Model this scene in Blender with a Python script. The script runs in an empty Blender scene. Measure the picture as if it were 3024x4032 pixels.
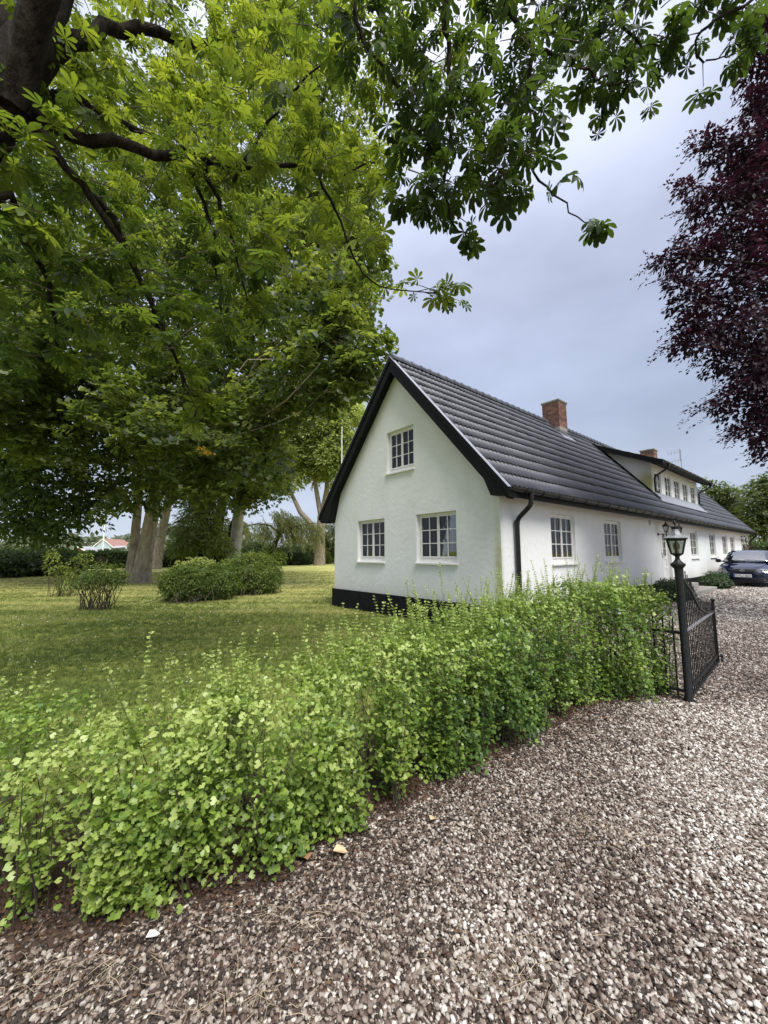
import bpy, math, random
import numpy as np
from math import sin, cos, pi, radians, sqrt, atan2
from mathutils import Vector, Matrix, Euler
from mathutils.geometry import tessellate_polygon
from mathutils.bvhtree import BVHTree

S = bpy.context.scene
COL = S.collection
RNG = np.random.default_rng(7)
random.seed(7)

# ------------------------------------------------------------------ camera
CAM_H = 1.45
PITCH = math.atan(164 / 1554.0)
ROLL = radians(0.29)
FPX = 1554.0
cam_d = bpy.data.cameras.new('camera')
cam = bpy.data.objects.new('camera', cam_d); COL.objects.link(cam)
cam_d.sensor_fit = 'HORIZONTAL'; cam_d.sensor_width = 36.0
cam_d.lens = 36.0 * FPX / 3024.0
cam_d.clip_start = 0.05; cam_d.clip_end = 3000
_R = Vector((1, 0, 0)); _F = Vector((0, cos(PITCH), sin(PITCH))); _U = Vector((0, -sin(PITCH), cos(PITCH)))
_R2 = cos(ROLL) * _R - sin(ROLL) * _U; _U2 = cos(ROLL) * _U + sin(ROLL) * _R
_m = Matrix((( _R2.x, _U2.x, -_F.x, 0), (_R2.y, _U2.y, -_F.y, 0), (_R2.z, _U2.z, -_F.z, CAM_H), (0, 0, 0, 1)))
cam.matrix_world = _m
S.camera = cam

# ------------------------------------------------------------------ sky, sun, exposure
SUN_EL, SUN_AZ = radians(56), atan2(-0.90, 0.42)        # sun high, behind the viewer and to the right, veiled
W = bpy.data.worlds.new('World'); S.world = W; W.use_nodes = True
nt = W.node_tree; nt.nodes.clear()
def _n(t, ty, **k):
    n = t.nodes.new(ty)
    for a, b in k.items(): setattr(n, a, b)
    return n
out = _n(nt, 'ShaderNodeOutputWorld'); bg = _n(nt, 'ShaderNodeBackground'); bg.inputs['Strength'].default_value = 0.1
nt.links.new(bg.outputs[0], out.inputs[0])
sky = _n(nt, 'ShaderNodeTexSky', sky_type='NISHITA'); sky.sun_disc = False
sky.sun_elevation = SUN_EL; sky.sun_rotation = pi / 2 - SUN_AZ
tc = _n(nt, 'ShaderNodeTexCoord')
sep = _n(nt, 'ShaderNodeSeparateXYZ'); nt.links.new(tc.outputs['Generated'], sep.inputs[0])
ramp = _n(nt, 'ShaderNodeValToRGB'); nt.links.new(sep.outputs['Z'], ramp.inputs[0])
cr = ramp.color_ramp
cr.elements[0].position = 0.0; cr.elements[0].color = (.44, .49, .57, 1)
cr.elements[1].position = 1.0; cr.elements[1].color = (1.35, 1.35, 1.40, 1)
for p, c in ((.10, (.39, .44, .54, 1)), (.30, (.33, .385, .51, 1)), (.50, (.36, .405, .54, 1)), (.62, (.415, .455, .59, 1)), (.80, (.60, .64, .79, 1))):
    e = cr.elements.new(p); e.color = c
mp = _n(nt, 'ShaderNodeMapping'); mp.inputs['Scale'].default_value = (1.1, 1.1, 2.6)
nt.links.new(tc.outputs['Generated'], mp.inputs[0])
nz = _n(nt, 'ShaderNodeTexNoise'); nz.inputs['Scale'].default_value = 2.1; nz.inputs['Detail'].default_value = 6; nz.inputs['Roughness'].default_value = .52
nt.links.new(mp.outputs[0], nz.inputs['Vector'])
mr = _n(nt, 'ShaderNodeMapRange'); mr.inputs[1].default_value = .3; mr.inputs[2].default_value = .72; mr.inputs[3].default_value = 8.7; mr.inputs[4].default_value = 11.8
nt.links.new(nz.outputs[0], mr.inputs[0])
vm = _n(nt, 'ShaderNodeVectorMath', operation='SCALE'); nt.links.new(ramp.outputs[0], vm.inputs[0]); nt.links.new(mr.outputs[0], vm.inputs['Scale'])
mx = _n(nt, 'ShaderNodeMix', data_type='RGBA'); mx.inputs[0].default_value = 0.93
nt.links.new(sky.outputs[0], mx.inputs[6]); nt.links.new(vm.outputs[0], mx.inputs[7]); nt.links.new(mx.outputs[2], bg.inputs[0])

sun_d = bpy.data.lights.new('sun', 'SUN'); sun_d.energy = 3.2; sun_d.angle = radians(28); sun_d.color = (1.0, .97, .92)
sun = bpy.data.objects.new('sun', sun_d); COL.objects.link(sun)
sd = Vector((cos(SUN_AZ) * cos(SUN_EL), sin(SUN_AZ) * cos(SUN_EL), sin(SUN_EL)))
sun.rotation_euler = sd.to_track_quat('Z', 'Y').to_euler()
sun.location = (4, -8, 30)

S.render.engine = 'CYCLES'
S.view_settings.view_transform = 'Standard'; S.view_settings.look = 'None'; S.view_settings.gamma = 1.0
S.view_settings.use_curve_mapping = False
S.view_settings.exposure = 0.60
S.cycles.use_denoising = True
S.cycles.max_bounces = 8; S.cycles.transparent_max_bounces = 12; S.cycles.diffuse_bounces = 4
S.cycles.caustics_reflective = False; S.cycles.caustics_refractive = False

# ------------------------------------------------------------------ helpers
def at(px, py, Y):
    """point at forward distance Y on the sight line through a point of the (1659 wide) photo view"""
    x = px * 3024 / 1659.0; y = py * 3024 / 1659.0
    d = (x - 1512) / FPX * _R2 + (2016 - y) / FPX * _U2 + _F
    return np.array(Vector((0, 0, CAM_H)) + d * (Y / d.y))

def tag(o, label=None, cat=None, group=None, kind=None):
    if label: o['label'] = label
    if cat: o['category'] = cat
    if group: o['group'] = group
    if kind: o['kind'] = kind
    return o

def empty(name, loc=(0, 0, 0), rz=0, parent=None):
    o = bpy.data.objects.new(name, None); COL.objects.link(o)
    o.location = loc; o.rotation_euler = (0, 0, rz); o.empty_display_size = .2
    if parent: o.parent = parent
    return o

def link(name, me, parent=None, loc=None, rot=None):
    o = bpy.data.objects.new(name, me); COL.objects.link(o)
    if parent: o.parent = parent
    if loc is not None: o.location = loc
    if rot is not None: o.rotation_euler = rot
    return o

class MB:
    def __init__(s): s.v = []; s.f = []
    def add(s, vs, fs):
        b = len(s.v); s.v.extend([tuple(map(float, p)) for p in vs]); s.f.extend([tuple(b + i for i in f) for f in fs]); return s
    def box(s, x0, x1, y0, y1, z0, z1):
        return s.add([(x0, y0, z0), (x1, y0, z0), (x1, y1, z0), (x0, y1, z0), (x0, y0, z1), (x1, y0, z1), (x1, y1, z1), (x0, y1, z1)],
                     [(0, 3, 2, 1), (4, 5, 6, 7), (0, 1, 5, 4), (1, 2, 6, 5), (2, 3, 7, 6), (3, 0, 4, 7)])
    def tube(s, pts, rad, sides=8, cap=True):
        pts = [Vector(p) for p in pts]; n = len(pts)
        if not hasattr(rad, '__len__'): rad = [rad] * n
        ref = Vector((0, 0, 1)); rings = []
        a = None
        for i, p in enumerate(pts):
            t = (pts[min(i + 1, n - 1)] - pts[max(i - 1, 0)])
            if t.length < 1e-9: t = Vector((0, 0, 1))
            t.normalize()
            if a is None:
                a = t.orthogonal().normalized()
            else:
                a = (a - t * a.dot(t))
                if a.length < 1e-6: a = t.orthogonal()
                a.normalize()
            b = t.cross(a)
            rings.append([p + (a * cos(2 * pi * k / sides) + b * sin(2 * pi * k / sides)) * rad[i] for k in range(sides)])
        vs = [q for r in rings for q in r]; fs = []
        for i in range(n - 1):
            for k in range(sides):
                k2 = (k + 1) % sides
                fs.append((i * sides + k, i * sides + k2, (i + 1) * sides + k2, (i + 1) * sides + k))
        if cap:
            fs.append(tuple(range(sides - 1, -1, -1))); fs.append(tuple((n - 1) * sides + k for k in range(sides)))
        return s.add(vs, fs)
    def lathe(s, prof, sides=16, c=(0, 0), rot=0.0):
        vs = []; fs = []; n = len(prof)
        for r, z in prof:
            for k in range(sides):
                t = 2 * pi * k / sides + rot
                vs.append((c[0] + r * cos(t), c[1] + r * sin(t), z))
        for i in range(n - 1):
            for k in range(sides):
                k2 = (k + 1) % sides
                fs.append((i * sides + k, i * sides + k2, (i + 1) * sides + k2, (i + 1) * sides + k))
        fs.append(tuple(range(sides - 1, -1, -1))); fs.append(tuple((n - 1) * sides + k for k in range(sides)))
        return s.add(vs, fs)
    def prism(s, poly, fn, d0, d1):
        """poly in 2d, fn(u,v,d)->3d ; solid between depths d0 and d1"""
        n = len(poly)
        vs = [fn(u, v, d0) for u, v in poly] + [fn(u, v, d1) for u, v in poly]
        fs = [tuple(range(n)), tuple(range(2 * n - 1, n - 1, -1))] + [(i, i + n, (i + 1) % n + n, (i + 1) % n) for i in range(n)]
        return s.add(vs, fs)
    def mesh(s, name, mat=None, smooth=False, bevel=0):
        me = bpy.data.meshes.new(name); me.from_pydata(s.v, [], s.f)
        if mat: me.materials.append(mat)
        import bmesh
        bm = bmesh.new(); bm.from_mesh(me)
        bmesh.ops.recalc_face_normals(bm, faces=bm.faces)
        if bevel:
            bmesh.ops.bevel(bm, geom=[e for e in bm.edges], offset=bevel, segments=1, affect='EDGES', clamp_overlap=True)
        bm.to_mesh(me); bm.free()
        if smooth: me.polygons.foreach_set('use_smooth', [True] * len(me.polygons))
        me.update(); return me
    def build(s, name, mat=None, parent=None, smooth=False, loc=None, rot=None, bevel=0):
        return link(name, s.mesh(name, mat, smooth, bevel), parent, loc, rot)

def smoothby(o, ang=40):
    me = o.data
    me.polygons.foreach_set('use_smooth', [True] * len(me.polygons))
    try: me.set_sharp_from_angle(angle=radians(ang))
    except Exception: pass
    return o

# ------------------------------------------------------------------ materials
def newmat(name):
    m = bpy.data.materials.new(name); m.use_nodes = True
    t = m.node_tree; b = t.nodes['Principled BSDF']
    return m, t, b
def noise_node(t, scale, detail=5, rough=.55, coord='Object', sc=(1, 1, 1)):
    c = _n(t, 'ShaderNodeTexCoord') if coord != 'World' else _n(t, 'ShaderNodeNewGeometry'); mpg = _n(t, 'ShaderNodeMapping'); mpg.inputs['Scale'].default_value = sc
    t.links.new(c.outputs[coord if coord != 'World' else 'Position'], mpg.inputs[0])
    n = _n(t, 'ShaderNodeTexNoise'); n.inputs['Scale'].default_value = scale; n.inputs['Detail'].default_value = detail; n.inputs['Roughness'].default_value = rough
    t.links.new(mpg.outputs[0], n.inputs['Vector']); return n
def rampn(t, src, stops):
    r = _n(t, 'ShaderNodeValToRGB'); t.links.new(src, r.inputs[0]); cr = r.color_ramp
    cr.elements[0].position = stops[0][0]; cr.elements[0].color = (*stops[0][1], 1)
    cr.elements[1].position = stops[-1][0]; cr.elements[1].color = (*stops[-1][1], 1)
    for p, c in stops[1:-1]:
        e = cr.elements.new(p); e.color = (*c, 1)
    return r
def bump(t, b, src, strength, dist):
    n = _n(t, 'ShaderNodeBump'); n.inputs['Strength'].default_value = strength; n.inputs['Distance'].default_value = dist
    t.links.new(src, n.inputs['Height']); t.links.new(n.outputs[0], b.inputs['Normal']); return n
def simple(name, c1, c2=None, rough=.6, scale=8, bs=0.0, bd=.01, metal=0, spec=.5, sc=(1, 1, 1), coat=0):
    m, t, b = newmat(name)
    b.inputs['Roughness'].default_value = rough; b.inputs['Metallic'].default_value = metal
    b.inputs['Specular IOR Level'].default_value = spec; b.inputs['Coat Weight'].default_value = coat
    c2 = c2 or tuple(min(1, x * 1.25) for x in c1)
    n = noise_node(t, scale, 6, .6, sc=sc)
    r = rampn(t, n.outputs[0], [(.32, c1), (.68, c2)]); t.links.new(r.outputs[0], b.inputs['Base Color'])
    if bs: bump(t, b, n.outputs[0], bs, bd)
    return m

def leafmat(name, stops, trans, tf=.45, rough=.45, spec=.35):
    m, t, b = newmat(name)
    a = _n(t, 'ShaderNodeAttribute', attribute_name='tint')
    r = rampn(t, a.outputs['Fac'], stops); t.links.new(r.outputs[0], b.inputs['Base Color'])
    b.inputs['Roughness'].default_value = rough; b.inputs['Specular IOR Level'].default_value = spec
    tr = _n(t, 'ShaderNodeBsdfTranslucent')
    r2 = rampn(t, a.outputs['Fac'], [(p, tuple(c[i] * trans[i] for i in range(3))) for p, c in stops]); t.links.new(r2.outputs[0], tr.inputs[0])
    mxs = _n(t, 'ShaderNodeMixShader'); mxs.inputs[0].default_value = tf
    t.links.new(b.outputs[0], mxs.inputs[1]); t.links.new(tr.outputs[0], mxs.inputs[2])
    t.links.new(mxs.outputs[0], t.nodes['Material Output'].inputs[0])
    return m

M = {}
M['black_paint'] = simple('black_paint', (.004, .0045, .005), (.009, .010, .010), .6, 14, .25, .004, spec=.18)
M['plinth'] = simple('plinth_black', (.006, .0065, .008), (.013, .014, .016), .8, 9, .5, .006, spec=.15)
M['white_paint'] = simple('white_paint', (.72, .71, .67), (.82, .81, .78), .5, 12, .12, .002)
M['grey_flash'] = simple('sheet_metal', (.30, .31, .35), (.42, .43, .48), .45, 20, 0, metal=.4)
M['interior'] = simple('interior_plaster', (.30, .26, .21), (.36, .31, .25), .8, 4)
M['dark_wood'] = simple('interior_wood', (.10, .06, .035), (.16, .10, .06), .6, 4)
M['iron'] = simple('black_iron', (.006, .0065, .007), (.017, .018, .018), .45, 30, .35, .003, spec=.28)
M['iron_worn'] = simple('weathered_iron', (.10, .105, .11), (.30, .31, .33), .5, 18, .3, .003)
M['concrete'] = simple('concrete', (.22, .205, .185), (.33, .31, .285), .85, 14, .5, .006)
M['cloth'] = leafmat('curtain_cloth', [(0, (.80, .79, .76)), (1, (.82, .81, .78))], (.9, .9, .9), .3, .9)
M['clothdark'] = simple('lined_curtain', (.42, .40, .37), (.52, .5, .46), .8, 6)
M['rubber'] = simple('rubber', (.012, .012, .013), (.02, .02, .021), .8, 30)
M['alu'] = simple('alloy', (.5, .5, .52), (.6, .6, .62), .3, 9, metal=.9)
M['chrome'] = simple('chrome', (.75, .76, .78), (.82, .83, .85), .12, 9, metal=1)
M['blackplastic'] = simple('black_plastic', (.005, .005, .006), (.009, .009, .010), .4, 40, spec=.3)
M['plate_white'] = simple('plate_white', (.74, .74, .72), (.8, .8, .78), .4, 10)
M['plate_blue'] = simple('plate_blue', (.02, .06, .35), (.03, .08, .4), .4, 10)
M['plate_ink'] = simple('plate_ink', (.01, .01, .012), (.02, .02, .02), .5, 10)
M['pole_white'] = simple('flagpole_white', (.78, .78, .78), (.85, .85, .85), .3, 10)
M['antenna'] = simple('antenna_metal', (.35, .36, .38), (.5, .5, .52), .4, 10, metal=.7)
M['mortar'] = simple('mortar', (.26, .235, .21), (.36, .33, .3), .9, 40, .5, .004)
M['bark'] = simple('bark_dark', (.008, .0065, .005), (.040, .031, .023), .95, 13, 1.0, .08, sc=(1, 1, .3), spec=.1)
M['twig'] = simple('twig_bark', (.04, .03, .022), (.10, .075, .05), .85, 20, .4, .004)
M['bark_grey'] = simple('bark_grey', (.20, .16, .12), (.46, .39, .31), .9, 6, .9, .04, sc=(1, 1, .4))
M['bark_pale'] = simple('bark_pale', (.36, .32, .28), (.6, .56, .51), .85, 4, .6, .03, sc=(1, 1, .5))
M['straw'] = simple('straw', (.30, .23, .14), (.48, .39, .26), .8, 40)
M['dryleaf'] = simple('dry_leaf', (.28, .13, .06), (.5, .33, .17), .7, 40)
M['paleleaf'] = simple('pale_dry_leaf', (.5, .36, .2), (.66, .52, .33), .7, 40)
M['litter'] = leafmat('leaf_litter', [(0, (.040, .020, .013)), (.5, (.095, .045, .027)), (1, (.22, .13, .07))], (.6, .6, .6), .15, .7)
M['yellowleaf'] = leafmat('yellow_leaf', [(0, (.6, .36, .04)), (1, (.75, .5, .08))], (1, 1, 1), .4)

# plaster: white lime render, faint weather stains, green algae down the corner
def plaster():
    m, t, b = newmat('white_plaster')
    n1 = noise_node(t, 1.1, 8, .65); n2 = noise_node(t, 60, 4, .6); n3 = noise_node(t, 9, 6, .6)
    r = rampn(t, n1.outputs[0], [(.25, (.715, .725, .70)), (.5, (.785, .79, .775)), (.75, (.82, .82, .815))])
    # algae streak near the corner x~0, y~0 (object space, metres)
    c = _n(t, 'ShaderNodeTexCoord'); sp = _n(t, 'ShaderNodeSeparateXYZ'); t.links.new(c.outputs['Object'], sp.inputs[0])
    def gauss(sock, mu, sg):
        s1 = _n(t, 'ShaderNodeMath', operation='SUBTRACT'); t.links.new(sock, s1.inputs[0]); s1.inputs[1].default_value = mu
        s2 = _n(t, 'ShaderNodeMath', operation='DIVIDE'); t.links.new(s1.outputs[0], s2.inputs[0]); s2.inputs[1].default_value = sg
        s3 = _n(t, 'ShaderNodeMath', operation='MULTIPLY'); t.links.new(s2.outputs[0], s3.inputs[0]); t.links.new(s2.outputs[0], s3.inputs[1])
        s4 = _n(t, 'ShaderNodeMath', operation='MULTIPLY'); t.links.new(s3.outputs[0], s4.inputs[0]); s4.inputs[1].default_value = -1
        s5 = _n(t, 'ShaderNodeMath', operation='EXPONENT'); t.links.new(s4.outputs[0], s5.inputs[0]); return s5.outputs[0]
    def mul(a, b_):
        q = _n(t, 'ShaderNodeMath', operation='MULTIPLY')
        for i, k in enumerate((a, b_)):
            if isinstance(k, (int, float)): q.inputs[i].default_value = k
            else: t.links.new(k, q.inputs[i])
        return q.outputs[0]
    gy = gauss(sp.outputs['Y'], .06, .085); gx = gauss(sp.outputs['X'], 0.0, .06); gz = gauss(sp.outputs['Z'], 1.15, .95)
    msk = mul(mul(mul(gy, gx), gz), n3.outputs[0]); msk = mul(msk, 1.7)
    # and on the dormer cheek
    gx2 = gauss(sp.outputs['X'], 10.75, .1); gy2 = gauss(sp.outputs['Y'], .62, .42); gz2 = gauss(sp.outputs['Z'], 4.1, .42)
    m2 = mul(mul(mul(gy2, gx2), gz2), 1.15)
    ad = _n(t, 'ShaderNodeMath', operation='ADD', use_clamp=True); t.links.new(msk, ad.inputs[0]); t.links.new(m2, ad.inputs[1])
    mxx = _n(t, 'ShaderNodeMix', data_type='RGBA'); t.links.new(ad.outputs[0], mxx.inputs[0]); t.links.new(r.outputs[0], mxx.inputs[6])
    mxx.inputs[7].default_value = (.44, .43, .20, 1)
    # faint drip streaks under the eaves and splash dirt near the plinth
    st = noise_node(t, 3.2, 5, .6, sc=(1.6, 1.6, .12))
    stm = rampn(t, st.outputs[0], [(.5, (1, 1, 1)), (.78, (.80, .80, .78))])
    mm = _n(t, 'ShaderNodeMix', data_type='RGBA', blend_type='MULTIPLY'); mm.inputs[0].default_value = .22
    t.links.new(mxx.outputs[2], mm.inputs[6]); t.links.new(stm.outputs[0], mm.inputs[7])
    sd2 = _n(t, 'ShaderNodeMapRange'); sd2.inputs[1].default_value = 1.0; sd2.inputs[2].default_value = .45; t.links.new(sp.outputs['Z'], sd2.inputs[0])
    nd = noise_node(t, 5.5, 8, .7); dm = mul(mul(sd2.outputs[0], sd2.outputs[0]), nd.outputs[0]); dm = mul(dm, 1.1)
    pz = noise_node(t, 2.3, 9, .75); pr_ = rampn(t, pz.outputs[0], [(.58, (0, 0, 0)), (.66, (1, 1, 1))]); pm = mul(pr_.outputs[0], .16)
    da = _n(t, 'ShaderNodeMath', operation='ADD', use_clamp=True); t.links.new(dm, da.inputs[0]); t.links.new(pm, da.inputs[1])
    dx = _n(t, 'ShaderNodeMix', data_type='RGBA'); t.links.new(da.outputs[0], dx.inputs[0]); t.links.new(mm.outputs[2], dx.inputs[6]); dx.inputs[7].default_value = (.50, .50, .44, 1)
    t.links.new(dx.outputs[2], b.inputs['Base Color'])
    b.inputs['Roughness'].default_value = .85
    a2 = _n(t, 'ShaderNodeMath', operation='ADD'); t.links.new(n2.outputs[0], a2.inputs[0]); t.links.new(mul(n3.outputs[0], 2.2), a2.inputs[1])
    bump(t, b, a2.outputs[0], .35, .012)
    return m
M['plaster'] = plaster()

def tile_mat():
    m, t, b = newmat('roof_tile')
    n1 = noise_node(t, 1.6, 8, .7, coord='World'); n2 = noise_node(t, 45, 4, .6)
    oi = _n(t, 'ShaderNodeObjectInfo')
    r = rampn(t, n1.outputs[0], [(.25, (.050, .054, .068)), (.55, (.092, .096, .114)), (.8, (.135, .135, .138))])
    r2 = rampn(t, n2.outputs[0], [(.3, (.8, .8, .8)), (.7, (1.2, 1.2, 1.2))])
    mm = _n(t, 'ShaderNodeMix', data_type='RGBA', blend_type='MULTIPLY'); mm.inputs[0].default_value = 1
    t.links.new(r.outputs[0], mm.inputs[6]); t.links.new(r2.outputs[0], mm.inputs[7])
    t.links.new(mm.outputs[2], b.inputs['Base Color'])
    b.inputs['Roughness'].default_value = .46; b.inputs['Specular IOR Level'].default_value = .45
    bump(t, b, n2.outputs[0], .15, .004)
    return m
M['tile'] = tile_mat()

def brick_mat(name, c1, c2):
    m, t, b = newmat(name)
    oi = _n(t, 'ShaderNodeObjectInfo'); r = rampn(t, oi.outputs['Random'], [(0, c1), (1, c2)])
    n = noise_node(t, 25, 5, .6); r2 = rampn(t, n.outputs[0], [(.3, (.7, .7, .7)), (.7, (1.15, 1.15, 1.15))])
    mm = _n(t, 'ShaderNodeMix', data_type='RGBA', blend_type='MULTIPLY'); mm.inputs[0].default_value = 1
    t.links.new(r.outputs[0], mm.inputs[6]); t.links.new(r2.outputs[0], mm.inputs[7]); t.links.new(mm.outputs[2], b.inputs['Base Color'])
    b.inputs['Roughness'].default_value = .85; bump(t, b, n.outputs[0], .5, .005); return m
M['brick'] = brick_mat('red_brick', (.12, .05, .035), (.28, .135, .09))

def glass_mat(name, tint, refl):
    m, t, b = newmat(name); t.nodes.remove(b)
    tr = _n(t, 'ShaderNodeBsdfTransparent'); tr.inputs[0].default_value = (*tint, 1)
    gl = _n(t, 'ShaderNodeBsdfGlossy'); gl.inputs['Roughness'].default_value = .015
    fr = _n(t, 'ShaderNodeFresnel'); fr.inputs[0].default_value = 1.52
    ad = _n(t, 'ShaderNodeMath', operation='ADD', use_clamp=True); t.links.new(fr.outputs[0], ad.inputs[0]); ad.inputs[1].default_value = refl
    n = noise_node(t, 2.5, 2, .5); bp = _n(t, 'ShaderNodeBump'); bp.inputs['Strength'].default_value = .06; bp.inputs['Distance'].default_value = .02
    t.links.new(n.outputs[0], bp.inputs['Height']); t.links.new(bp.outputs[0], gl.inputs['Normal'])
    mxs = _n(t, 'ShaderNodeMixShader'); t.links.new(ad.outputs[0], mxs.inputs[0]); t.links.new(tr.outputs[0], mxs.inputs[1]); t.links.new(gl.outputs[0], mxs.inputs[2])
    t.links.new(mxs.outputs[0], t.nodes['Material Output'].inputs[0]); return m
M['glass'] = glass_mat('window_glass', (.82, .86, .84), .0)
M['car_glass'] = glass_mat('car_glass', (.45, .5, .5), .33)
M['lamp_glass'] = glass_mat('lamp_glass', (.50, .54, .49), .05)
M['headlight'] = glass_mat('headlight_glass', (.9, .92, .95), .12)

def car_paint():
    m, t, b = newmat('dark_blue_paint')
    b.inputs['Base Color'].default_value = (.006, .010, .038, 1); b.inputs['Roughness'].default_value = .10
    b.inputs['Coat Weight'].default_value = 1; b.inputs['Coat Roughness'].default_value = .03
    n = noise_node(t, 400, 2, .5); r = rampn(t, n.outputs[0], [(.3, (.005, .008, .030)), (.7, (.009, .015, .05))]); t.links.new(r.outputs[0], b.inputs['Base Color'])
    return m
M['car_paint'] = car_paint()

# leaves (base colours of the leaf blades; tint 0 = old/dark, 1 = young/light; chestnut tints also paint shade and backlight)
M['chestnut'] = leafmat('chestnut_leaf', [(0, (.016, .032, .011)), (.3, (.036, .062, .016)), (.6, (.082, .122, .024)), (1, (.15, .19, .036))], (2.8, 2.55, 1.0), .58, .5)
M['maple'] = leafmat('sycamore_leaf', [(0, (.030, .050, .016)), (.5, (.068, .100, .026)), (1, (.15, .18, .052))], (2.9, 2.7, 1.3), .5, .40, .5)
M['beech'] = leafmat('copper_beech_leaf', [(0, (.013, .006, .011)), (.5, (.028, .0105, .020)), (1, (.055, .023, .038))], (2.0, 1.2, 1.3), .3, .5, .25)
M['hedge'] = leafmat('currant_leaf', [(0, (.040, .085, .022)), (.4, (.115, .20, .040)), (.75, (.235, .335, .055)), (1, (.40, .48, .15))], (1.5, 1.45, .9), .32, .38, .45)
M['bush'] = leafmat('bush_leaf', [(0, (.05, .082, .018)), (.5, (.115, .17, .03)), (1, (.22, .27, .06))], (1.7, 1.6, 1), .4, .5)
M['darkleaf'] = leafmat('dark_hedge_leaf', [(0, (.022, .040, .014)), (.5, (.045, .075, .024)), (1, (.09, .13, .04))], (2.4, 2.4, 1.2), .42, .45, .4)
M['paletree'] = leafmat('ash_leaf', [(0, (.15, .19, .06)), (.5, (.23, .28, .10)), (1, (.33, .37, .17))], (2.2, 2.1, 1.1), .5, .5)
M['willow'] = leafmat('willow_leaf', [(0, (.10, .115, .045)), (.5, (.17, .185, .07)), (1, (.26, .27, .12))], (1.8, 1.8, 1.1), .42, .5)
M['conifer'] = leafmat('conifer_needle', [(0, (.05, .08, .026)), (.5, (.13, .175, .05)), (1, (.21, .25, .08))], (1.8, 1.8, 1), .45, .6)
M['box'] = leafmat('box_leaf', [(0, (.016, .04, .012)), (.5, (.038, .075, .02)), (1, (.075, .125, .035))], (1.6, 1.6, 1), .3, .4, .45)
M['grassblade'] = leafmat('grass_blade', [(0, (.10, .145, .034)), (.5, (.18, .225, .055)), (.8, (.36, .35, .13)), (1, (.54, .50, .24))], (1.3, 1.3, .9), .4, .55)
M['farleaf'] = leafmat('far_tree_leaf', [(0, (.09, .12, .075)), (.5, (.15, .18, .11)), (1, (.22, .25, .16))], (1.3, 1.3, 1), .3, .6)
M['climber'] = leafmat('climber_leaf', [(0, (.05, .03, .018)), (.5, (.07, .06, .025)), (1, (.10, .10, .035))], (1.5, 1.3, 1), .3, .5)

def lawn_mat():
    m, t, b = newmat('lawn')
    n1 = noise_node(t, .35, 7, .62); n2 = noise_node(t, 26, 6, .7); n3 = noise_node(t, 1.3, 6, .65, sc=(.16, 1.9, 1))
    r1 = rampn(t, n1.outputs[0], [(.3, (.15, .195, .045)), (.52, (.235, .27, .065)), (.72, (.36, .34, .12))])
    r2 = rampn(t, n3.outputs[0], [(.38, (.6, .68, .55)), (.6, (1.25, 1.18, 1.1))])
    r3 = rampn(t, n2.outputs[0], [(.3, (.5, .52, .45)), (.7, (1.35, 1.35, 1.3))])
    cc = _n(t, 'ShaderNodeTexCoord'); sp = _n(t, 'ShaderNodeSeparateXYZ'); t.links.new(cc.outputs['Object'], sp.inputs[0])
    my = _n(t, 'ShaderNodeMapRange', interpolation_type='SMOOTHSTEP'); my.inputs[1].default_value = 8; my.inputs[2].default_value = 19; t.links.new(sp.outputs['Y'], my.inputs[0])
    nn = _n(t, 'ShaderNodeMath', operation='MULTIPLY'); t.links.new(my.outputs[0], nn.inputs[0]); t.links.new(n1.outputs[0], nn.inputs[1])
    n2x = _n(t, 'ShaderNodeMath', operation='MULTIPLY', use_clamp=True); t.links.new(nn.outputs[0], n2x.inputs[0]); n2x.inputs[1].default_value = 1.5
    dry = _n(t, 'ShaderNodeMix', data_type='RGBA'); t.links.new(n2x.outputs[0], dry.inputs[0]); t.links.new(r1.outputs[0], dry.inputs[6]); dry.inputs[7].default_value = (.56, .54, .22, 1)  # far lawn: dry straw tone plus its brighter light, painted by distance
    a = _n(t, 'ShaderNodeMix', data_type='RGBA', blend_type='MULTIPLY'); a.inputs[0].default_value = .8
    t.links.new(dry.outputs[2], a.inputs[6]); t.links.new(r2.outputs[0], a.inputs[7])
    c = _n(t, 'ShaderNodeMix', data_type='RGBA', blend_type='MULTIPLY'); c.inputs[0].default_value = .9
    t.links.new(a.outputs[2], c.inputs[6]); t.links.new(r3.outputs[0], c.inputs[7]); t.links.new(c.outputs[2], b.inputs['Base Color'])
    b.inputs['Roughness'].default_value = .9; b.inputs['Specular IOR Level'].default_value = .2
    bump(t, b, n2.outputs[0], .8, .04); return m
M['lawn'] = lawn_mat()

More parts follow.
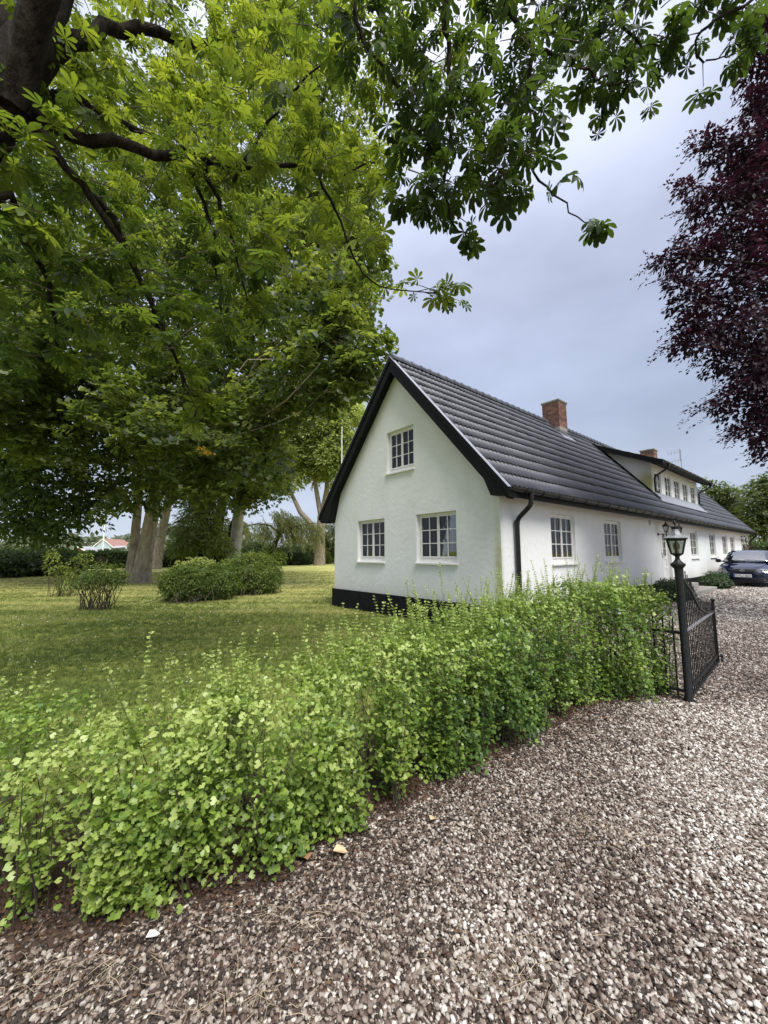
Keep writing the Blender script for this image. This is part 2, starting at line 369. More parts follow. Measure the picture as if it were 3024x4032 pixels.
PEB = [(0, (.030, .020, .015)), (.16, (.085, .054, .040)), (.32, (.165, .122, .096)), (.5, (.27, .222, .182)), (.68, (.39, .35, .305)), (.86, (.52, .485, .44)), (1, (.68, .655, .61))]
def gravel_mat():
    m, t, b = newmat('gravel_bed')
    c = _n(t, 'ShaderNodeTexCoord')
    v = _n(t, 'ShaderNodeTexVoronoi'); v.inputs['Scale'].default_value = 58; t.links.new(c.outputs['Object'], v.inputs['Vector'])
    sp = _n(t, 'ShaderNodeSeparateColor'); t.links.new(v.outputs['Color'], sp.inputs[0])
    r = rampn(t, sp.outputs[0], PEB)
    dk = rampn(t, v.outputs['Distance'], [(.3, (1.15, 1.15, 1.15)), (.8, (.5, .46, .43))])
    mm = _n(t, 'ShaderNodeMix', data_type='RGBA', blend_type='MULTIPLY'); mm.inputs[0].default_value = 1
    t.links.new(r.outputs[0], mm.inputs[6]); t.links.new(dk.outputs[0], mm.inputs[7])
    n1 = noise_node(t, .8, 5, .6); r1 = rampn(t, n1.outputs[0], [(.35, (1.15, 1.09, 1.04)), (.65, (1.5, 1.47, 1.43))])
    m2 = _n(t, 'ShaderNodeMix', data_type='RGBA', blend_type='MULTIPLY'); m2.inputs[0].default_value = 1
    t.links.new(mm.outputs[2], m2.inputs[6]); t.links.new(r1.outputs[0], m2.inputs[7])
    t.links.new(m2.outputs[2], b.inputs['Base Color']); b.inputs['Roughness'].default_value = .8
    inv = _n(t, 'ShaderNodeMath', operation='SUBTRACT'); inv.inputs[0].default_value = 1; t.links.new(v.outputs['Distance'], inv.inputs[1])
    bump(t, b, inv.outputs[0], 1.0, .02); return m
M['gravel_bed'] = gravel_mat()
def pebble_mat():
    m, t, b = newmat('pebble')
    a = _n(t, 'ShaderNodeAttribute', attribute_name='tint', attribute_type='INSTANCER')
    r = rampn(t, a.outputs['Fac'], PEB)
    n = noise_node(t, 40, 4, .6); r2 = rampn(t, n.outputs[0], [(.3, (.75, .74, .73)), (.7, (1.15, 1.15, 1.15))])
    mm = _n(t, 'ShaderNodeMix', data_type='RGBA', blend_type='MULTIPLY'); mm.inputs[0].default_value = 1
    t.links.new(r.outputs[0], mm.inputs[6]); t.links.new(r2.outputs[0], mm.inputs[7]); t.links.new(mm.outputs[2], b.inputs['Base Color'])
    b.inputs['Roughness'].default_value = .65; return m
M['pebble'] = pebble_mat()
def inst_leafmat():
    m = M['grassblade']
    for n in m.node_tree.nodes:
        if n.bl_idname == 'ShaderNodeAttribute': n.attribute_type = 'INSTANCER'
inst_leafmat()

# ------------------------------------------------------------------ ground
TH = radians(40.026)
HO = np.array([2.148, 7.272, 0.0])
HA = np.array([cos(TH), sin(TH), 0.0]); HB = np.array([-sin(TH), cos(TH), 0.0])
def h2w(x, y, z=0.0): return HO + HA * x + HB * y + np.array([0, 0, z])
def w2h(p):
    d = np.asarray(p)[..., :2] - HO[:2]; return d @ HA[:2], d @ HB[:2]
def sstep(a, b, x):
    t = np.clip((x - a) / (b - a), 0, 1); return t * t * (3 - 2 * t)
def gz(x, y):
    """height of the drive: it climbs a little towards the door"""
    hx, hy = w2h(np.stack([np.asarray(x, float), np.asarray(y, float)], -1))
    return 0.10 * sstep(2.0, 9.0, hx) * (1 - sstep(.5, 6, hy))

g = MB(); g.add([(-900, -300, -.03), (900, -300, -.03), (900, 1800, -.03), (-900, 1800, -.03)], [(0, 1, 2, 3)])
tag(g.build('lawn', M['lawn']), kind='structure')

# hedge front line (foot of the hedge on the gravel), also the edge of the gravel
HEDGE_F = np.array([(-5.5, 1.15), (-2.6, 1.5), (-1.5, 1.66), (-1.17, 1.70), (-.60, 1.86), (-.28, 2.12), (.2, 2.50), (.66, 2.84), (1.4, 3.45), (2.05, 3.95), (2.65, 4.10), (2.95, 4.15)])
def hedge_y(x): return np.interp(x, HEDGE_F[:, 0], HEDGE_F[:, 1])
gv = MB(); xs = list(np.linspace(-8, 2.95, 40)); rows = 14
# near strip: from behind the viewer to under the hedge
vs = []; fs = []
for i, x in enumerate(xs):
    y1 = hedge_y(x) + .45
    for j in range(rows):
        y = -12 + (y1 + 12) * j / (rows - 1); vs.append((x, y, 0.0))
for i in range(len(xs) - 1):
    for j in range(rows - 1):
        a = i * rows + j; fs.append((a, a + rows, a + rows + 1, a + 1))
gv.add(vs, fs)
# drive: along the house front, in house coordinates
vs = []; fs = []; U = np.linspace(-22, 40, 90); V = np.linspace(-16, -.03, 34)
def drive_pt(u, v):
    p = h2w(u, v); return p
keep = {}
for i, u in enumerate(U):
    for j, v in enumerate(V):
        p = h2w(u, v); vs.append((p[0], p[1], float(gz(p[0], p[1])) + .002))
for i in range(len(U) - 1):
    for j in range(len(V) - 1):
        a = i * len(V) + j; c = np.mean([vs[a], vs[a + 1], vs[a + len(V)]], 0)
        if c[0] > 2.3 and (c[1] > -14) and (c[0] > 3.0 or c[1] < 3.4): fs.append((a, a + len(V), a + len(V) + 1, a + 1))
        elif c[0] > 1.2 and c[1] > 5.2 + (2.95 - c[0]) * .6: fs.append((a, a + len(V), a + len(V) + 1, a + 1))
gv.add(vs, fs)
tag(gv.build('gravel_drive', M['gravel_bed']), kind='structure')
sb_ = MB(); sx = np.linspace(-5.4, 2.9, 60); sv = []
for x in sx: sv += [(x, float(hedge_y(x)) + float(np.interp(x, [-2, -.8, 0], [-.10, .0, .05])) - .05 * sin(x * 9) - .04 * sin(x * 23), .005), (x, float(hedge_y(x)) + 1.0, .005)]
sb_.add(sv, [(2 * i, 2 * i + 2, 2 * i + 3, 2 * i + 1) for i in range(59)])
M['soil'] = simple('soil', (.035, .020, .013), (.085, .050, .032), .95, 22, .8, .02)
tag(sb_.build('soil', M['soil']), kind='structure')

# ------------------------------------------------------------------ HOUSE
house = empty('white_house', HO, TH)
tag(house, 'long low white plastered house with black gable boards, dark tiled roof and shed dormer', 'house')
GW, HL = 5.58, 26.15            # gable width, length
EZ, RY, RZ = 2.63, 2.79, 6.24   # eave (top of tile line) height at y=-.32, ridge y and height
MR = (RZ - EZ) / (RY + .32)     # right slope
LE = 6.02                       # left eave y
ML = (RZ - 2.58) / (LE - RY)
XV = -.22
def roofz(y): return RZ - (RY - y) * MR if y <= RY else RZ - (y - RY) * ML

def panel(name, outer, holes, fn, th, mat, parent):
    """flat wall with rectangular openings; outer skin at d=0, inner at d=th, reveals between"""
    mb = MB(); loops = [outer] + holes
    flat = [p for l in loops for p in l]
    tris = tessellate_polygon([[Vector((p[0], p[1], 0)) for p in l] for l in loops])
    n = len(flat)
    mb.add([fn(u, v, 0) for u, v in flat] + [fn(u, v, th) for u, v in flat], [tuple(t) for t in tris] + [tuple(i + n for i in reversed(t)) for t in tris])
    b = 0
    for l in loops:
        k = len(l)
        mb.f += [(b + i, b + (i + 1) % k, b + (i + 1) % k + n, b + i + n) for i in range(k)]; b += k
    return mb.build(name, mat, parent)
def rect(u0, u1, v0, v1): return [(u0, v0), (u1, v0), (u1, v1), (u0, v1)]

gab = lambda u, v, d: (d, u, v)
lon = lambda u, v, d: (u, d, v)
WW, WH = 1.13, 1.08
GWIN = [(3.89, 1.25, WW, WH), (1.62, 1.25, WW + .04, WH), (2.735, 3.43, .96, 1.05)]
LWIN = [(2.44, 1.22), (5.25, 1.22), (13.53, 1.22), (16.72, 1.22), (19.37, 1.22), (21.26, 1.22)]
DOOR = (9.24, 10.32, .46, 2.32)
zt = lambda y: roofz(y) - .23
gout = [(0, .0), (GW, .0), (GW, zt(GW)), (RY, zt(RY)), (0, zt(0))]
panel('gable_wall', gout, [rect(c - w / 2, c + w / 2, z, z + h) for c, z, w, h in GWIN], gab, .28, M['plaster'], house)
lout = [(0, 0), (HL, 0), (HL, 2.6), (0, 2.6)]
panel('front_wall', [(.001, 0), (HL, 0), (HL, 2.6), (.001, 2.6)], [rect(c - WW / 2, c + WW / 2, z, z + WH) for c, z in LWIN] + [rect(*DOOR)], lambda u, v, d: (u, d - .002, v), .28, M['plaster'], house)
panel('rear_wall', [(.281, 0), (HL - .281, 0), (HL - .281, 2.6), (.281, 2.6)], [], lambda u, v, d: (u, GW + .002 - d, v), .28, M['plaster'], house)
panel('far_gable_wall', gout, [], lambda u, v, d: (HL - d, u, v), .28, M['plaster'], house)
# interior: floor, loft floor, cross walls
mb = MB(); mb.box(.3, HL - .3, .3, GW - .3, .40, .46); mb.box(.3, HL - .3, .3, GW - .3, 2.46, 2.6); mb.build('interior_floor', M['dark_wood'], house)
mb = MB()
for x in (4.1, 7.4, 11.4, 15.2, 18.3, 22.6): mb.box(x, x + .12, .31, GW - .31, .47, 2.45)
mb.box(.32, HL - .32, 3.2, 3.3, .47, 2.45)
mb.build('partition_wall', M['interior'], house)
# plinth
mb = MB(); mb.prism([(-.045, -.15), (.0, .47), (.0, .47), (-.035, .465)], lambda u, v, d: (u, d, v), -.045, GW + .06)
mb = MB(); e = .05
mb.box(-e, HL + e, -e, .05, -.1, .465); mb.box(-e, .05, .05, GW + e, -.1, .465); mb.box(.05, HL + e, GW - .05, GW + e, -.1, .465); mb.box(HL - .05, HL + e, .05, GW - .05, -.1, .465)
mb.build('plinth', M['plinth'], house, bevel=.006)

ck = MB(); cpts = [(5.30, 2.72), (5.22, 2.64), (5.16, 2.60), (5.05, 2.50), (4.98, 2.47), (4.90, 2.39), (4.84, 2.37), (4.80, 2.30), (4.79, 2.22), (4.74, 2.14), (4.70, 2.06)]
for a, b in zip(cpts[:-1], cpts[1:]):
    ck.tube([(-.0012, a[0], a[1]), (-.0012, (a[0] + b[0]) / 2 + random.uniform(-.012, .012), (a[1] + b[1]) / 2 + random.uniform(-.01, .01)), (-.0012, b[0], b[1])], .0028, 4)
ck.build('crack', simple('crack_dirt', (.30, .31, .29), (.4, .41, .39), .9, 20), house)
# --- roof deck
mb = MB(); T = .17
def deck(mb, y0, y1, x0, x1):
    n = Vector((0, 0, 1))
    z0, z1 = roofz(y0) - .035, roofz(y1) - .035
    mb.add([(x0, y0, z0), (x1, y0, z0), (x1, y1, z1), (x0, y1, z1), (x0, y0, z0 - T), (x1, y0, z0 - T), (x1, y1, z1 - T), (x0, y1, z1 - T)],
           [(0, 1, 2, 3), (7, 6, 5, 4), (0, 4, 5, 1), (1, 5, 6, 2), (2, 6, 7, 3), (3, 7, 4, 0)])
deck(mb, -.30, RY, XV + .02, HL + .2); deck(mb, LE, RY, XV + .02, HL + .2)
roof = mb.build('roof', M['black_paint'], house)
# --- tiles (double wave concrete tiles)
TW, TG = .286, (sqrt((RY + .32) ** 2 + (RZ - EZ) ** 2)) / 12
def tile_mesh():
    mb = MB(); n = 16; L = TG + .035; vs = []; fs = []
    us = [i / n for i in range(n + 1)]
    wave = lambda u: (0.5 - 0.5 * cos(2 * pi * 2 * (u + .02))) ** 1.5
    for u in us: vs.append((u * TW, -.002,   .004 + .050 * wave(u)))     # lower edge, crests standing proud and hollow
    for u in us: vs.append((u * TW, L, -.001 + .016 * wave(u)))        # upper end (under the next course)
    for u in us: vs.append((u * TW, .003, -.006 + .048 * wave(u)))     # thickness of the lower edge
    N = n + 1
    for i in range(n): fs += [(i, i + 1, N + i + 1, N + i), (2 * N + i, 2 * N + i + 1, i + 1, i)]
    mb.add(vs, fs); me = mb.mesh('tile', M['tile'])
    me.polygons.foreach_set('use_smooth', [i % 2 == 0 for i in range(len(me.polygons))])
    return me
TM = tile_mesh()
sl = atan2(RZ - EZ, RY + .32)
ncol = int((HL + .2 - XV - .14) / TW)
cells = []
for r in range(12):
    for c in range(ncol):
        s = r * TG; y = -.32 + s * cos(sl); z = EZ + s * sin(sl); x = XV + .14 + c * TW
        if 10.9 < x < 17.0 and .62 < y < 2.1 and y < 2.1: continue
        if 7.5 < x < 7.72 and y > 2.4: pass
        cells.append((x, y, z))
Cl = Vector((-6.3, -4.2, 1.45))
cells.sort(key=lambda p: (Vector(p) - Cl).length)
for k, p in enumerate(cells[:300]):
    o = link('tile', TM, roof, (p[0], p[1], p[2] + random.uniform(-.004, .004)), (sl + random.uniform(-.006, .006), random.uniform(-.006, .006), random.uniform(-.006, .006)))
tv = np.array([v.co for v in TM.vertices]); tf = [tuple(p.vertices) for p in TM.polygons]
vs = []; fs = []
def put_tiles(cl, ang, flip=False):
    Rm = np.array([[1, 0, 0], [0, cos(ang), -sin(ang)], [0, sin(ang), cos(ang)]])
    for p in cl:
        ja = ang + random.uniform(-.006, .006); Rm = np.array([[1, 0, 0], [0, cos(ja), -sin(ja)], [0, sin(ja), cos(ja)]]); q = tv @ Rm.T
        if flip: q = q * np.array([1, -1, 1])
        b = len(vs); vs.extend((q + np.array(p) + (0, 0, random.uniform(-.004, .004))).tolist()); fs.extend([tuple(b + i for i in f) for f in tf])
put_tiles(cells[300:], sl)
sl2 = atan2(RZ - 2.58, LE - RY); TG2 = sqrt((LE - RY) ** 2 + (RZ - 2.58) ** 2) / 12
put_tiles([(XV + .14 + c * TW, LE - r * TG2 * cos(sl2), 2.58 + r * TG2 * sin(sl2)) for r in range(12) for c in range(ncol)], sl2, True)
mb = MB(); mb.v = vs; mb.f = fs
o = mb.build('tiles', M['tile'], roof); o['kind'] = 'stuff'; o.data.polygons.foreach_set('use_smooth', [i % 2 == 0 for i in range(len(o.data.polygons))])
# ridge tiles
mb = MB(); n = 8; vs = []; fs = []
for k, (x, r) in enumerate(((0, .125), (.045, .135), (.06, .118), (.36, .112))):
    for i in range(n + 1):
        a = radians(-20) + radians(220) * i / n; vs.append((x, r * cos(a), r * sin(a) * .95))
for k in range(3):
    for i in range(n): fs.append((k * (n + 1) + i, k * (n + 1) + i + 1, (k + 1) * (n + 1) + i + 1, (k + 1) * (n + 1) + i))
fs.append(tuple(range(n + 1)))
mb.add(vs, fs); RM = mb.mesh('ridge_tile', M['tile'])
x = XV - .02
while x < HL + .1:
    if not (7.3 < x + .17 < 8.05 or 17.8 < x + .17 < 18.55):
        link('ridge_tile', RM, roof, (x, RY, RZ - .01))
    x += .33
# --- barge boards, soffits, verge flashing
def barge(x0, x1, name, side, mat, up0, up1, ya=None):
    yb = -.36 if side < 0 else LE + .03
    ye = RY
    fl = 2.50 if side < 0 else 2.38
    m_ = MR if side < 0 else -ML
    yc = ye - (roofz(ye) + up0 - fl) / m_ if up0 < -.2 else yb
    pts = [(yb, roofz(yb) + up1), (ye, roofz(ye) + up1), (ye, roofz(ye) + up0), (yc, max(roofz(yc) + up0, fl))]
    if up0 < -.2: pts += [(yb - .10 * side, fl), (yb, fl + .06)]
    if up0 > -.2 or yc == yb: pts = pts[:4]
    mb = MB(); mb.prism(pts, lambda u, v, d: (d, u, v), x0, x1); return mb.build(name, mat, house)
barge(XV - .03, XV, 'barge_board', -1, M['black_paint'], -.36, .015)
barge(XV - .03, XV, 'barge_board', 1, M['black_paint'], -.36, .015)
barge(XV - .055, XV - .031, 'barge_trim', -1, M['black_paint'], -.10, .028)
barge(XV - .055, XV - .031, 'barge_trim', 1, M['black_paint'], -.10, .028)
for s in (-1, 1):
    barge(XV - .058, XV + .055, 'verge_flashing', s, M['grey_flash'], .029, .036)
    barge(HL + .2, HL + .23, 'barge_board', s, M['black_paint'], -.30, .03)
# boxed eave ends
mb = MB(); mb.prism([(-.36, EZ - .20), (-.36, EZ - .02), (.30, roofz(.30) - .2), (.02, 2.50), (-.27, 2.47)], lambda u, v, d: (d, u, v), XV - .028, .0)
mb.build('eave_box', M['black_paint'], house)
mb = MB(); mb.prism([(LE + .02, 2.40), (LE + .02, 2.56), (GW - .3, roofz(GW - .3) - .2), (GW - .01, 2.36)], lambda u, v, d: (d, u, v), XV - .028, .0)
mb.build('eave_box', M['black_paint'], house)
mb = MB(); mb.box(.003, HL + .19, -.29, .002, 2.45 + .08, 2.545); mb.box(.0, HL + .19, GW, LE - .02, 2.36, 2.40); mb.build('soffit', M['black_paint'], house)
mb = MB()
for s0, s1 in ((-.30, RY - .02), ):
    mb.prism([(s0, roofz(s0) - .215), (s1, roofz(s1) - .215), (s1, roofz(s1) - .24), (s0, roofz(s0) - .24)], lambda u, v, d: (d, u, v), XV + .001, -.001)
s0, s1 = LE - .02, RY + .02
mb.prism([(s0, roofz(s0) - .215), (s1, roofz(s1) - .215), (s1, roofz(s1) - .24), (s0, roofz(s0) - .24)], lambda u, v, d: (d, u, v), XV + .001, -.001)
mb.build('gable_soffit', M['black_paint'], house)
# --- gutter
def half_pipe(mb, x0, x1, y, z, r, seg=8):
    vs = []; fs = []
    for x in (x0, x1):
        for rr in (r, r - .006):
            for i in range(seg + 1):
                a = pi + pi * i / seg; vs.append((x, y + rr * cos(a), z + rr * sin(a)))
    N = seg + 1
    for i in range(seg):
        fs += [(i, i + 1, 2 * N + i + 1, 2 * N + i), (N + i, 3 * N + i, 3 * N + i + 1, N + i + 1), (i, N + i, N + i + 1, i + 1), (2 * N + i, 2 * N + i + 1, 3 * N + i + 1, 3 * N + i)]
    fs += [(0, 2 * N, 3 * N, N), (seg, N + seg, 3 * N + seg, 2 * N + seg)]
    mb.add(vs, fs)
M['gutter'] = simple('gutter_steel', (.007, .007, .008), (.016, .016, .018), .38, 10, .1, .003, spec=.35)
mb = MB(); half_pipe(mb, XV - .03, HL + .22, -.385, 2.605, .065)
mb.add([(XV - .03, -.385 + .065 * cos(pi + pi * i / 8), 2.605 + .065 * sin(pi + pi * i / 8)) for i in range(9)], [tuple(range(9))])
gut = smoothby(mb.build('gutter', M['gutter'], house), 40)
bk = MB(); vs = []
bk.tube([(0, .068, .012)] + [(0, .069 * cos(pi + pi * i / 6), .069 * sin(pi + pi * i / 6)) for i in range(6, -1, -1)], .009, 4); BKM = bk.mesh('bracket', M['black_paint'])
x = .2
while x < HL: link('bracket', BKM, gut, (x, -.385, 2.605)); x += .62
def downpipe(pts, r=.043, cuffs=()):
    mb = MB(); P = [Vector(p) for p in pts]; Q = [P[0]]
    for i in range(1, len(P) - 1):
        a = (P[i - 1] - P[i]).normalized(); b = (P[i + 1] - P[i]).normalized(); k = min(.09, (P[i - 1] - P[i]).length * .4, (P[i + 1] - P[i]).length * .4)
        A, B = P[i] + a * k, P[i] + b * k
        for t in (0, .33, .66, 1): Q.append(A * (1 - t) ** 2 + P[i] * 2 * t * (1 - t) + B * t * t)
    Q.append(P[-1]); mb.tube(Q, r, 12)
    for c in cuffs: mb.tube([c, (c[0], c[1], c[2] - .09)], r + .007, 12)
    return smoothby(mb.build('downpipe', M['gutter'], house), 50)
downpipe([(.44, -.385, 2.56), (.44, -.385, 2.34), (.44, -.075, 2.08), (.44, -.075, .05)], .045, ((.44, -.075, 2.07), (.44, -.385, 2.56), (.44, -.075, .55)))
downpipe([(26.0, -.385, 2.55), (26.0, -.385, 2.38), (26.0, -.075, 2.05), (26.0, -.075, .2)], .045, ((26.0, -.075, 2.05),))
# small wall vent
mb = MB(); mb.box(8.22, 8.36, -.016, -.003, 2.30, 2.47); mb.build('wall_vent', M['grey_flash'], house, bevel=.004)

# --- windows
def window(parent, loc, rz, w, h, cols, rows, depth=.11, sill=True, fw=.055, glass_bottom=.10):
    """frame mesh with casements, panes and sill as sub-parts; local x right, y inward, z up"""
    f = MB(); d0, d1 = depth, depth + .06
    hw = w / 2
    f.box(-hw, -hw + fw, d0, d1, 0.0, h); f.box(hw - fw, hw, d0, d1, 0, h)
    f.box(-hw + fw, hw - fw, d0, d1, h - fw, h); f.box(-hw + fw, hw - fw, d0, d1, 0, glass_bottom)
    fr = f.build('window', M['white_paint'], parent, loc=loc, rot=(0, 0, rz), bevel=.004)
    x0, x1, z0, z1 = -hw + fw, hw - fw, glass_bottom, h - fw
    nl = 2 if cols >= 2 else 1; lw = (x1 - x0) / nl; ph = None
    st = .027; gb = .018; c1 = cols // nl
    yy0, yy1 = d0 - .012, d0 + .035
    for l in range(nl):
        a = x0 + l * lw + .003; b = x0 + (l + 1) * lw - .003
        cm = MB()
        cm.box(a, a + st, yy0, yy1, z0 + .003, z1 - .003); cm.box(b - st, b, yy0, yy1, z0 + .003, z1 - .003)
        cm.box(a + st, b - st, yy0, yy1, z1 - st, z1 - .003); cm.box(a + st, b - st, yy0, yy1, z0 + .003, z0 + st + .008)
        gx0, gx1, gz0, gz1 = a + st, b - st, z0 + st + .008, z1 - st
        pw = (gx1 - gx0 - gb * (c1 - 1)) / c1; phh = (gz1 - gz0 - gb * (rows - 1)) / rows
        for i in range(1, c1): xx = gx0 + i * pw + (i - 1) * gb; cm.box(xx, xx + gb, yy0 + .008, yy1 - .008, gz0, gz1)
        for j in range(1, rows):
            zz = gz0 + j * phh + (j - 1) * gb
            for i in range(c1):
                xx = gx0 + i * (pw + gb); cm.box(xx, xx + pw, yy0 + .008, yy1 - .008, zz, zz + gb)
        cm.build('casement', M['white_paint'], fr, bevel=.0)
        for i in range(c1):
            for j in range(rows):
                xx = gx0 + i * (pw + gb); zz = gz0 + j * (phh + gb)
                key = (round(pw, 4), round(phh, 4))
                if key not in PANES:
                    p = MB(); p.box(-pw / 2 - .003, pw / 2 + .003, -.002, .002, -phh / 2 - .003, phh / 2 + .003); PANES[key] = p.mesh('pane', M['glass'])
                link('pane', PANES[key], fr, (xx + pw / 2, d0 + .012, zz + phh / 2), (random.uniform(-.006, .006), 0, random.uniform(-.008, .008)))
    if sill:
        s_ = MB(); s_.add([(-hw - .03, -.05, -.012), (hw + .03, -.05, -.012), (hw + .03, d0 - .001, .030), (-hw - .03, d0 - .001, .030),
                           (-hw - .03, -.05, -.042), (hw + .03, -.05, -.042), (hw + .03, -.001, -.042), (-hw - .03, -.001, -.042), (hw+.03, -.001, -.002), (-hw-.03, -.001, -.002)],
                          [(0, 1, 2, 3), (4, 7, 6, 5), (0, 4, 5, 1), (1, 5, 6, 8, 2), (0, 3, 9, 7, 4), (6, 7, 9, 8)])
        s2 = MB(); s2.box(-hw - .03, hw + .03, -.05, -.002, -.042, -.006); s2.box(-hw + .001, hw - .001, -.0019, d0 - .001, -.03, .004)
        s2.build('sill', M['white_paint'], fr, bevel=.003)
    return fr
PANES = {}
for c, z, w, h in GWIN: window(house, (0, c, z), -pi / 2, w, h, 4, 3, depth=.10 if z < 3 else .09)
for c, z in LWIN: window(house, (c, -.002, z), 0, WW, WH, 4, 3, depth=.06)

# --- entrance door: two leaves, glazed above, panelled below
x0, x1, z0, z1 = DOOR
fr = MB(); d = .10
fr.box(x0, x0 + .05, d, d + .08, z0, z1); fr.box(x1 - .05, x1, d, d + .08, z0, z1); fr.box(x0 + .05, x1 - .05, d, d + .08, z1 - .16, z1); fr.box(x0 + .05, x1 - .05, d, d + .08, z0, z0 + .03)
fr.build('door_frame', M['white_paint'], house, bevel=.004)
for l in range(2):
    a = x0 + .052 + l * .49; b = a + .486
    mb = MB(); y0, y1 = d + .01, d + .055
    zb, zt_ = z0 + .032, z1 - .163; gl0 = zb + .83
    mb.box(a, a + .09, y0, y1, zb, zt_); mb.box(b - .09, b, y0, y1, zb, zt_); mb.box(a + .09, b - .09, y0, y1, zt_ - .08, zt_); mb.box(a + .09, b - .09, y0, y1, gl0 - .1, gl0)
    mb.box(a + .09, b - .09, y0, y1, zb, zb + .12); mb.box(a + .09, b - .09, y0, y1, zb + .40, zb + .46)
    for zz0, zz1 in ((zb + .12, zb + .40), (zb + .46, gl0 - .1)): mb.box(a + .09, b - .09, y0 + .022, y1 - .008, zz0, zz1); mb.box(a + .12, b - .12, y0 + .012, y0 + .0215, zz0 + .03, zz1 - .03)
    gh = (zt_ - .08 - gl0)
    mb.box((a + b) / 2 - .01, (a + b) / 2 + .01, y0 + .01, y1 - .01, gl0, zt_ - .08)
    for j in (1, 2): mb.box(a + .09, (a + b) / 2 - .01, y0 + .01, y1 - .01, gl0 + gh * j / 3 - .01, gl0 + gh * j / 3 + .01); mb.box((a + b) / 2 + .01, b - .09, y0 + .01, y1 - .01, gl0 + gh * j / 3 - .01, gl0 + gh * j / 3 + .01)
    leaf = mb.build('door', M['white_paint'], house)
    for i in range(2):
        for j in range(3):
            p = MB(); xa = a + .09 + i * ((b - a) / 2 - .08); p.box(xa, xa + (b - a) / 2 - .10, y0 + .02, y0 + .024, gl0 + gh * j / 3 + .01 * (j > 0), gl0 + gh * (j + 1) / 3 - .01 * (j < 2)); p.build('pane', M['glass'], leaf)
    if l == 0:
        h = MB(); h.box(b - .055, b - .025, y0 - .008, y0 - .0005, zb + .86, zb + .95); h.tube([(b - .04, y0 - .005, zb + .80), (b - .04, y0 - .045, zb + .80), (b + .07, y0 - .05, zb + .80)], .011, 6); h.tube([(b - .04, y0 - .012, zb + .80), (b - .04, y0 - .001, zb + .80)], .026, 10)
        h.build('handle', M['iron'], leaf)

# --- chimneys with separate bricks
def chimney(x0, x1, y0, y1, zb, zt_, course=.075):
    m_ = MB(); m_.box(x0 + .008, x1 - .008, y0 + .008, y1 - .008, zb - .5, zt_); ch = m_.build('chimney', M['mortar'], house)
    n = int((zt_ - zb) / course); bl = .235
    meshes = {}
    for k in range(n):
        z = zb + k * course + .006
        for face in range(4):
            L = (x1 - x0) if face in (0, 2) else (y1 - y0)
            off = 0 if k % 2 == (face % 2) else -bl / 2
            u = off
            while u < L - .01:
                a, b = max(u + .005, 0.0), min(u + bl - .005, L)
                if b - a > .03:
                    key = round(b - a, 3)
                    if key not in meshes:
                        q = MB(); q.box(0, b - a, 0, .06, 0, course - .012); meshes[key] = q.mesh('brick', M['brick'], bevel=.004)
                    pr = random.uniform(-.003, .003)
                    if face == 0: l, r = (x0 + a, y0 + pr, z), 0
                    elif face == 1: l, r = (x1 + pr, y0 + a, z), pi / 2
                    elif face == 2: l, r = (x1 - a, y1 + pr, z), pi
                    else: l, r = (x0 + pr, y1 - a, z), -pi / 2
                    link('brick', meshes[key], ch, l, (0, 0, r))
                u += bl
    c = MB(); c.box(x0 - .035, x1 + .035, y0 - .035, y1 + .035, zt_ - .01, zt_ + .05); c.box(x0 - .015, x1 + .015, y0 - .015, y1 + .015, zt_ - .045, zt_ - .011); c.build('chimney_cap', M['concrete'], ch, bevel=.008)
    for i in (.3, .7): p = MB(); p.lathe([(.09, zt_ + .05), (.085, zt_ + .10)], 10, ((x0 + (x1 - x0) * i), (y0 + y1) / 2)); p.build('flue', M['concrete'], ch)
    fl = MB(); zz = roofz(y0) + .03
    fl.add([(x0 - .12, y0 - .22, roofz(y0 - .22) + .055), (x1 + .14, y0 - .22, roofz(y0 - .22) + .055), (x1 + .14, y0 + .02, roofz(y0 + .02) + .06), (x0 - .12, y0 + .02, roofz(y0 + .02) + .06)], [(0, 1, 2, 3)])
    fl.box(x0 - .02, x1 + .02, y0 - .02, y1 + .02, zb - .02, zb + .12) if False else None
    fl.build('flashing', M['grey_flash'], ch)
    l2 = MB(); l2.box(x0 - .012, x1 + .012, y0 - .012, y1 + .012, roofz(y0) - .1, roofz(y0) + .17); l2.build('lead_skirt', simple('lead', (.09, .09, .095), (.16, .16, .165), .6, 12), ch)
chimney(7.45, 8.07, 2.33, 2.96, 6.02, 6.98)
chimney(17.95, 18.55, 2.33, 2.96, 6.02, 6.92)

# --- dormer
DX0, DX1, DY = 10.75, 17.36, .52
droof = lambda y: 4.80 + .455 * (y - .10)
dz0 = roofz(DY)
DW = [11.43, 12.70, 13.96, 15.24, 16.53]
panel('dormer_wall', [(DX0, dz0 - .15), (DX1, dz0 - .15), (DX1, droof(DY) - .19), (DX0, droof(DY) - .19)], [rect(c - .40, c + .40, 3.57, 4.53) for c in DW], lambda u, v, d: (u, DY + d, v), .12, M['white_paint'], house)
yi = 2.47
for X, s in ((DX0, 1), (DX1, -1)):
    mb = MB(); mb.prism([(DY - .001, roofz(DY) - .15), (DY - .001, droof(DY) - .185), (yi, droof(yi) - .185), (yi, roofz(yi) - .05)], lambda u, v, d: (d, u, v), X - .004 * s, X + .10 * s); mb.build('dormer_cheek', M['plaster'], house)
    mb = MB(); mb.prism([(DY - .25, roofz(DY - .25) + .02), (DY - .25, roofz(DY - .25) + .13), (yi, roofz(yi) + .12), (yi, roofz(yi) + .02)], lambda u, v, d: (d, u, v), X - .07 * s, X - .008 * s); mb.build('dormer_flashing', M['black_paint'], house)
for c in DW:
    window(house, (c, DY, 3.57), 0, .80, .96, 2, 3, depth=.03, sill=False, fw=.05, glass_bottom=.05)
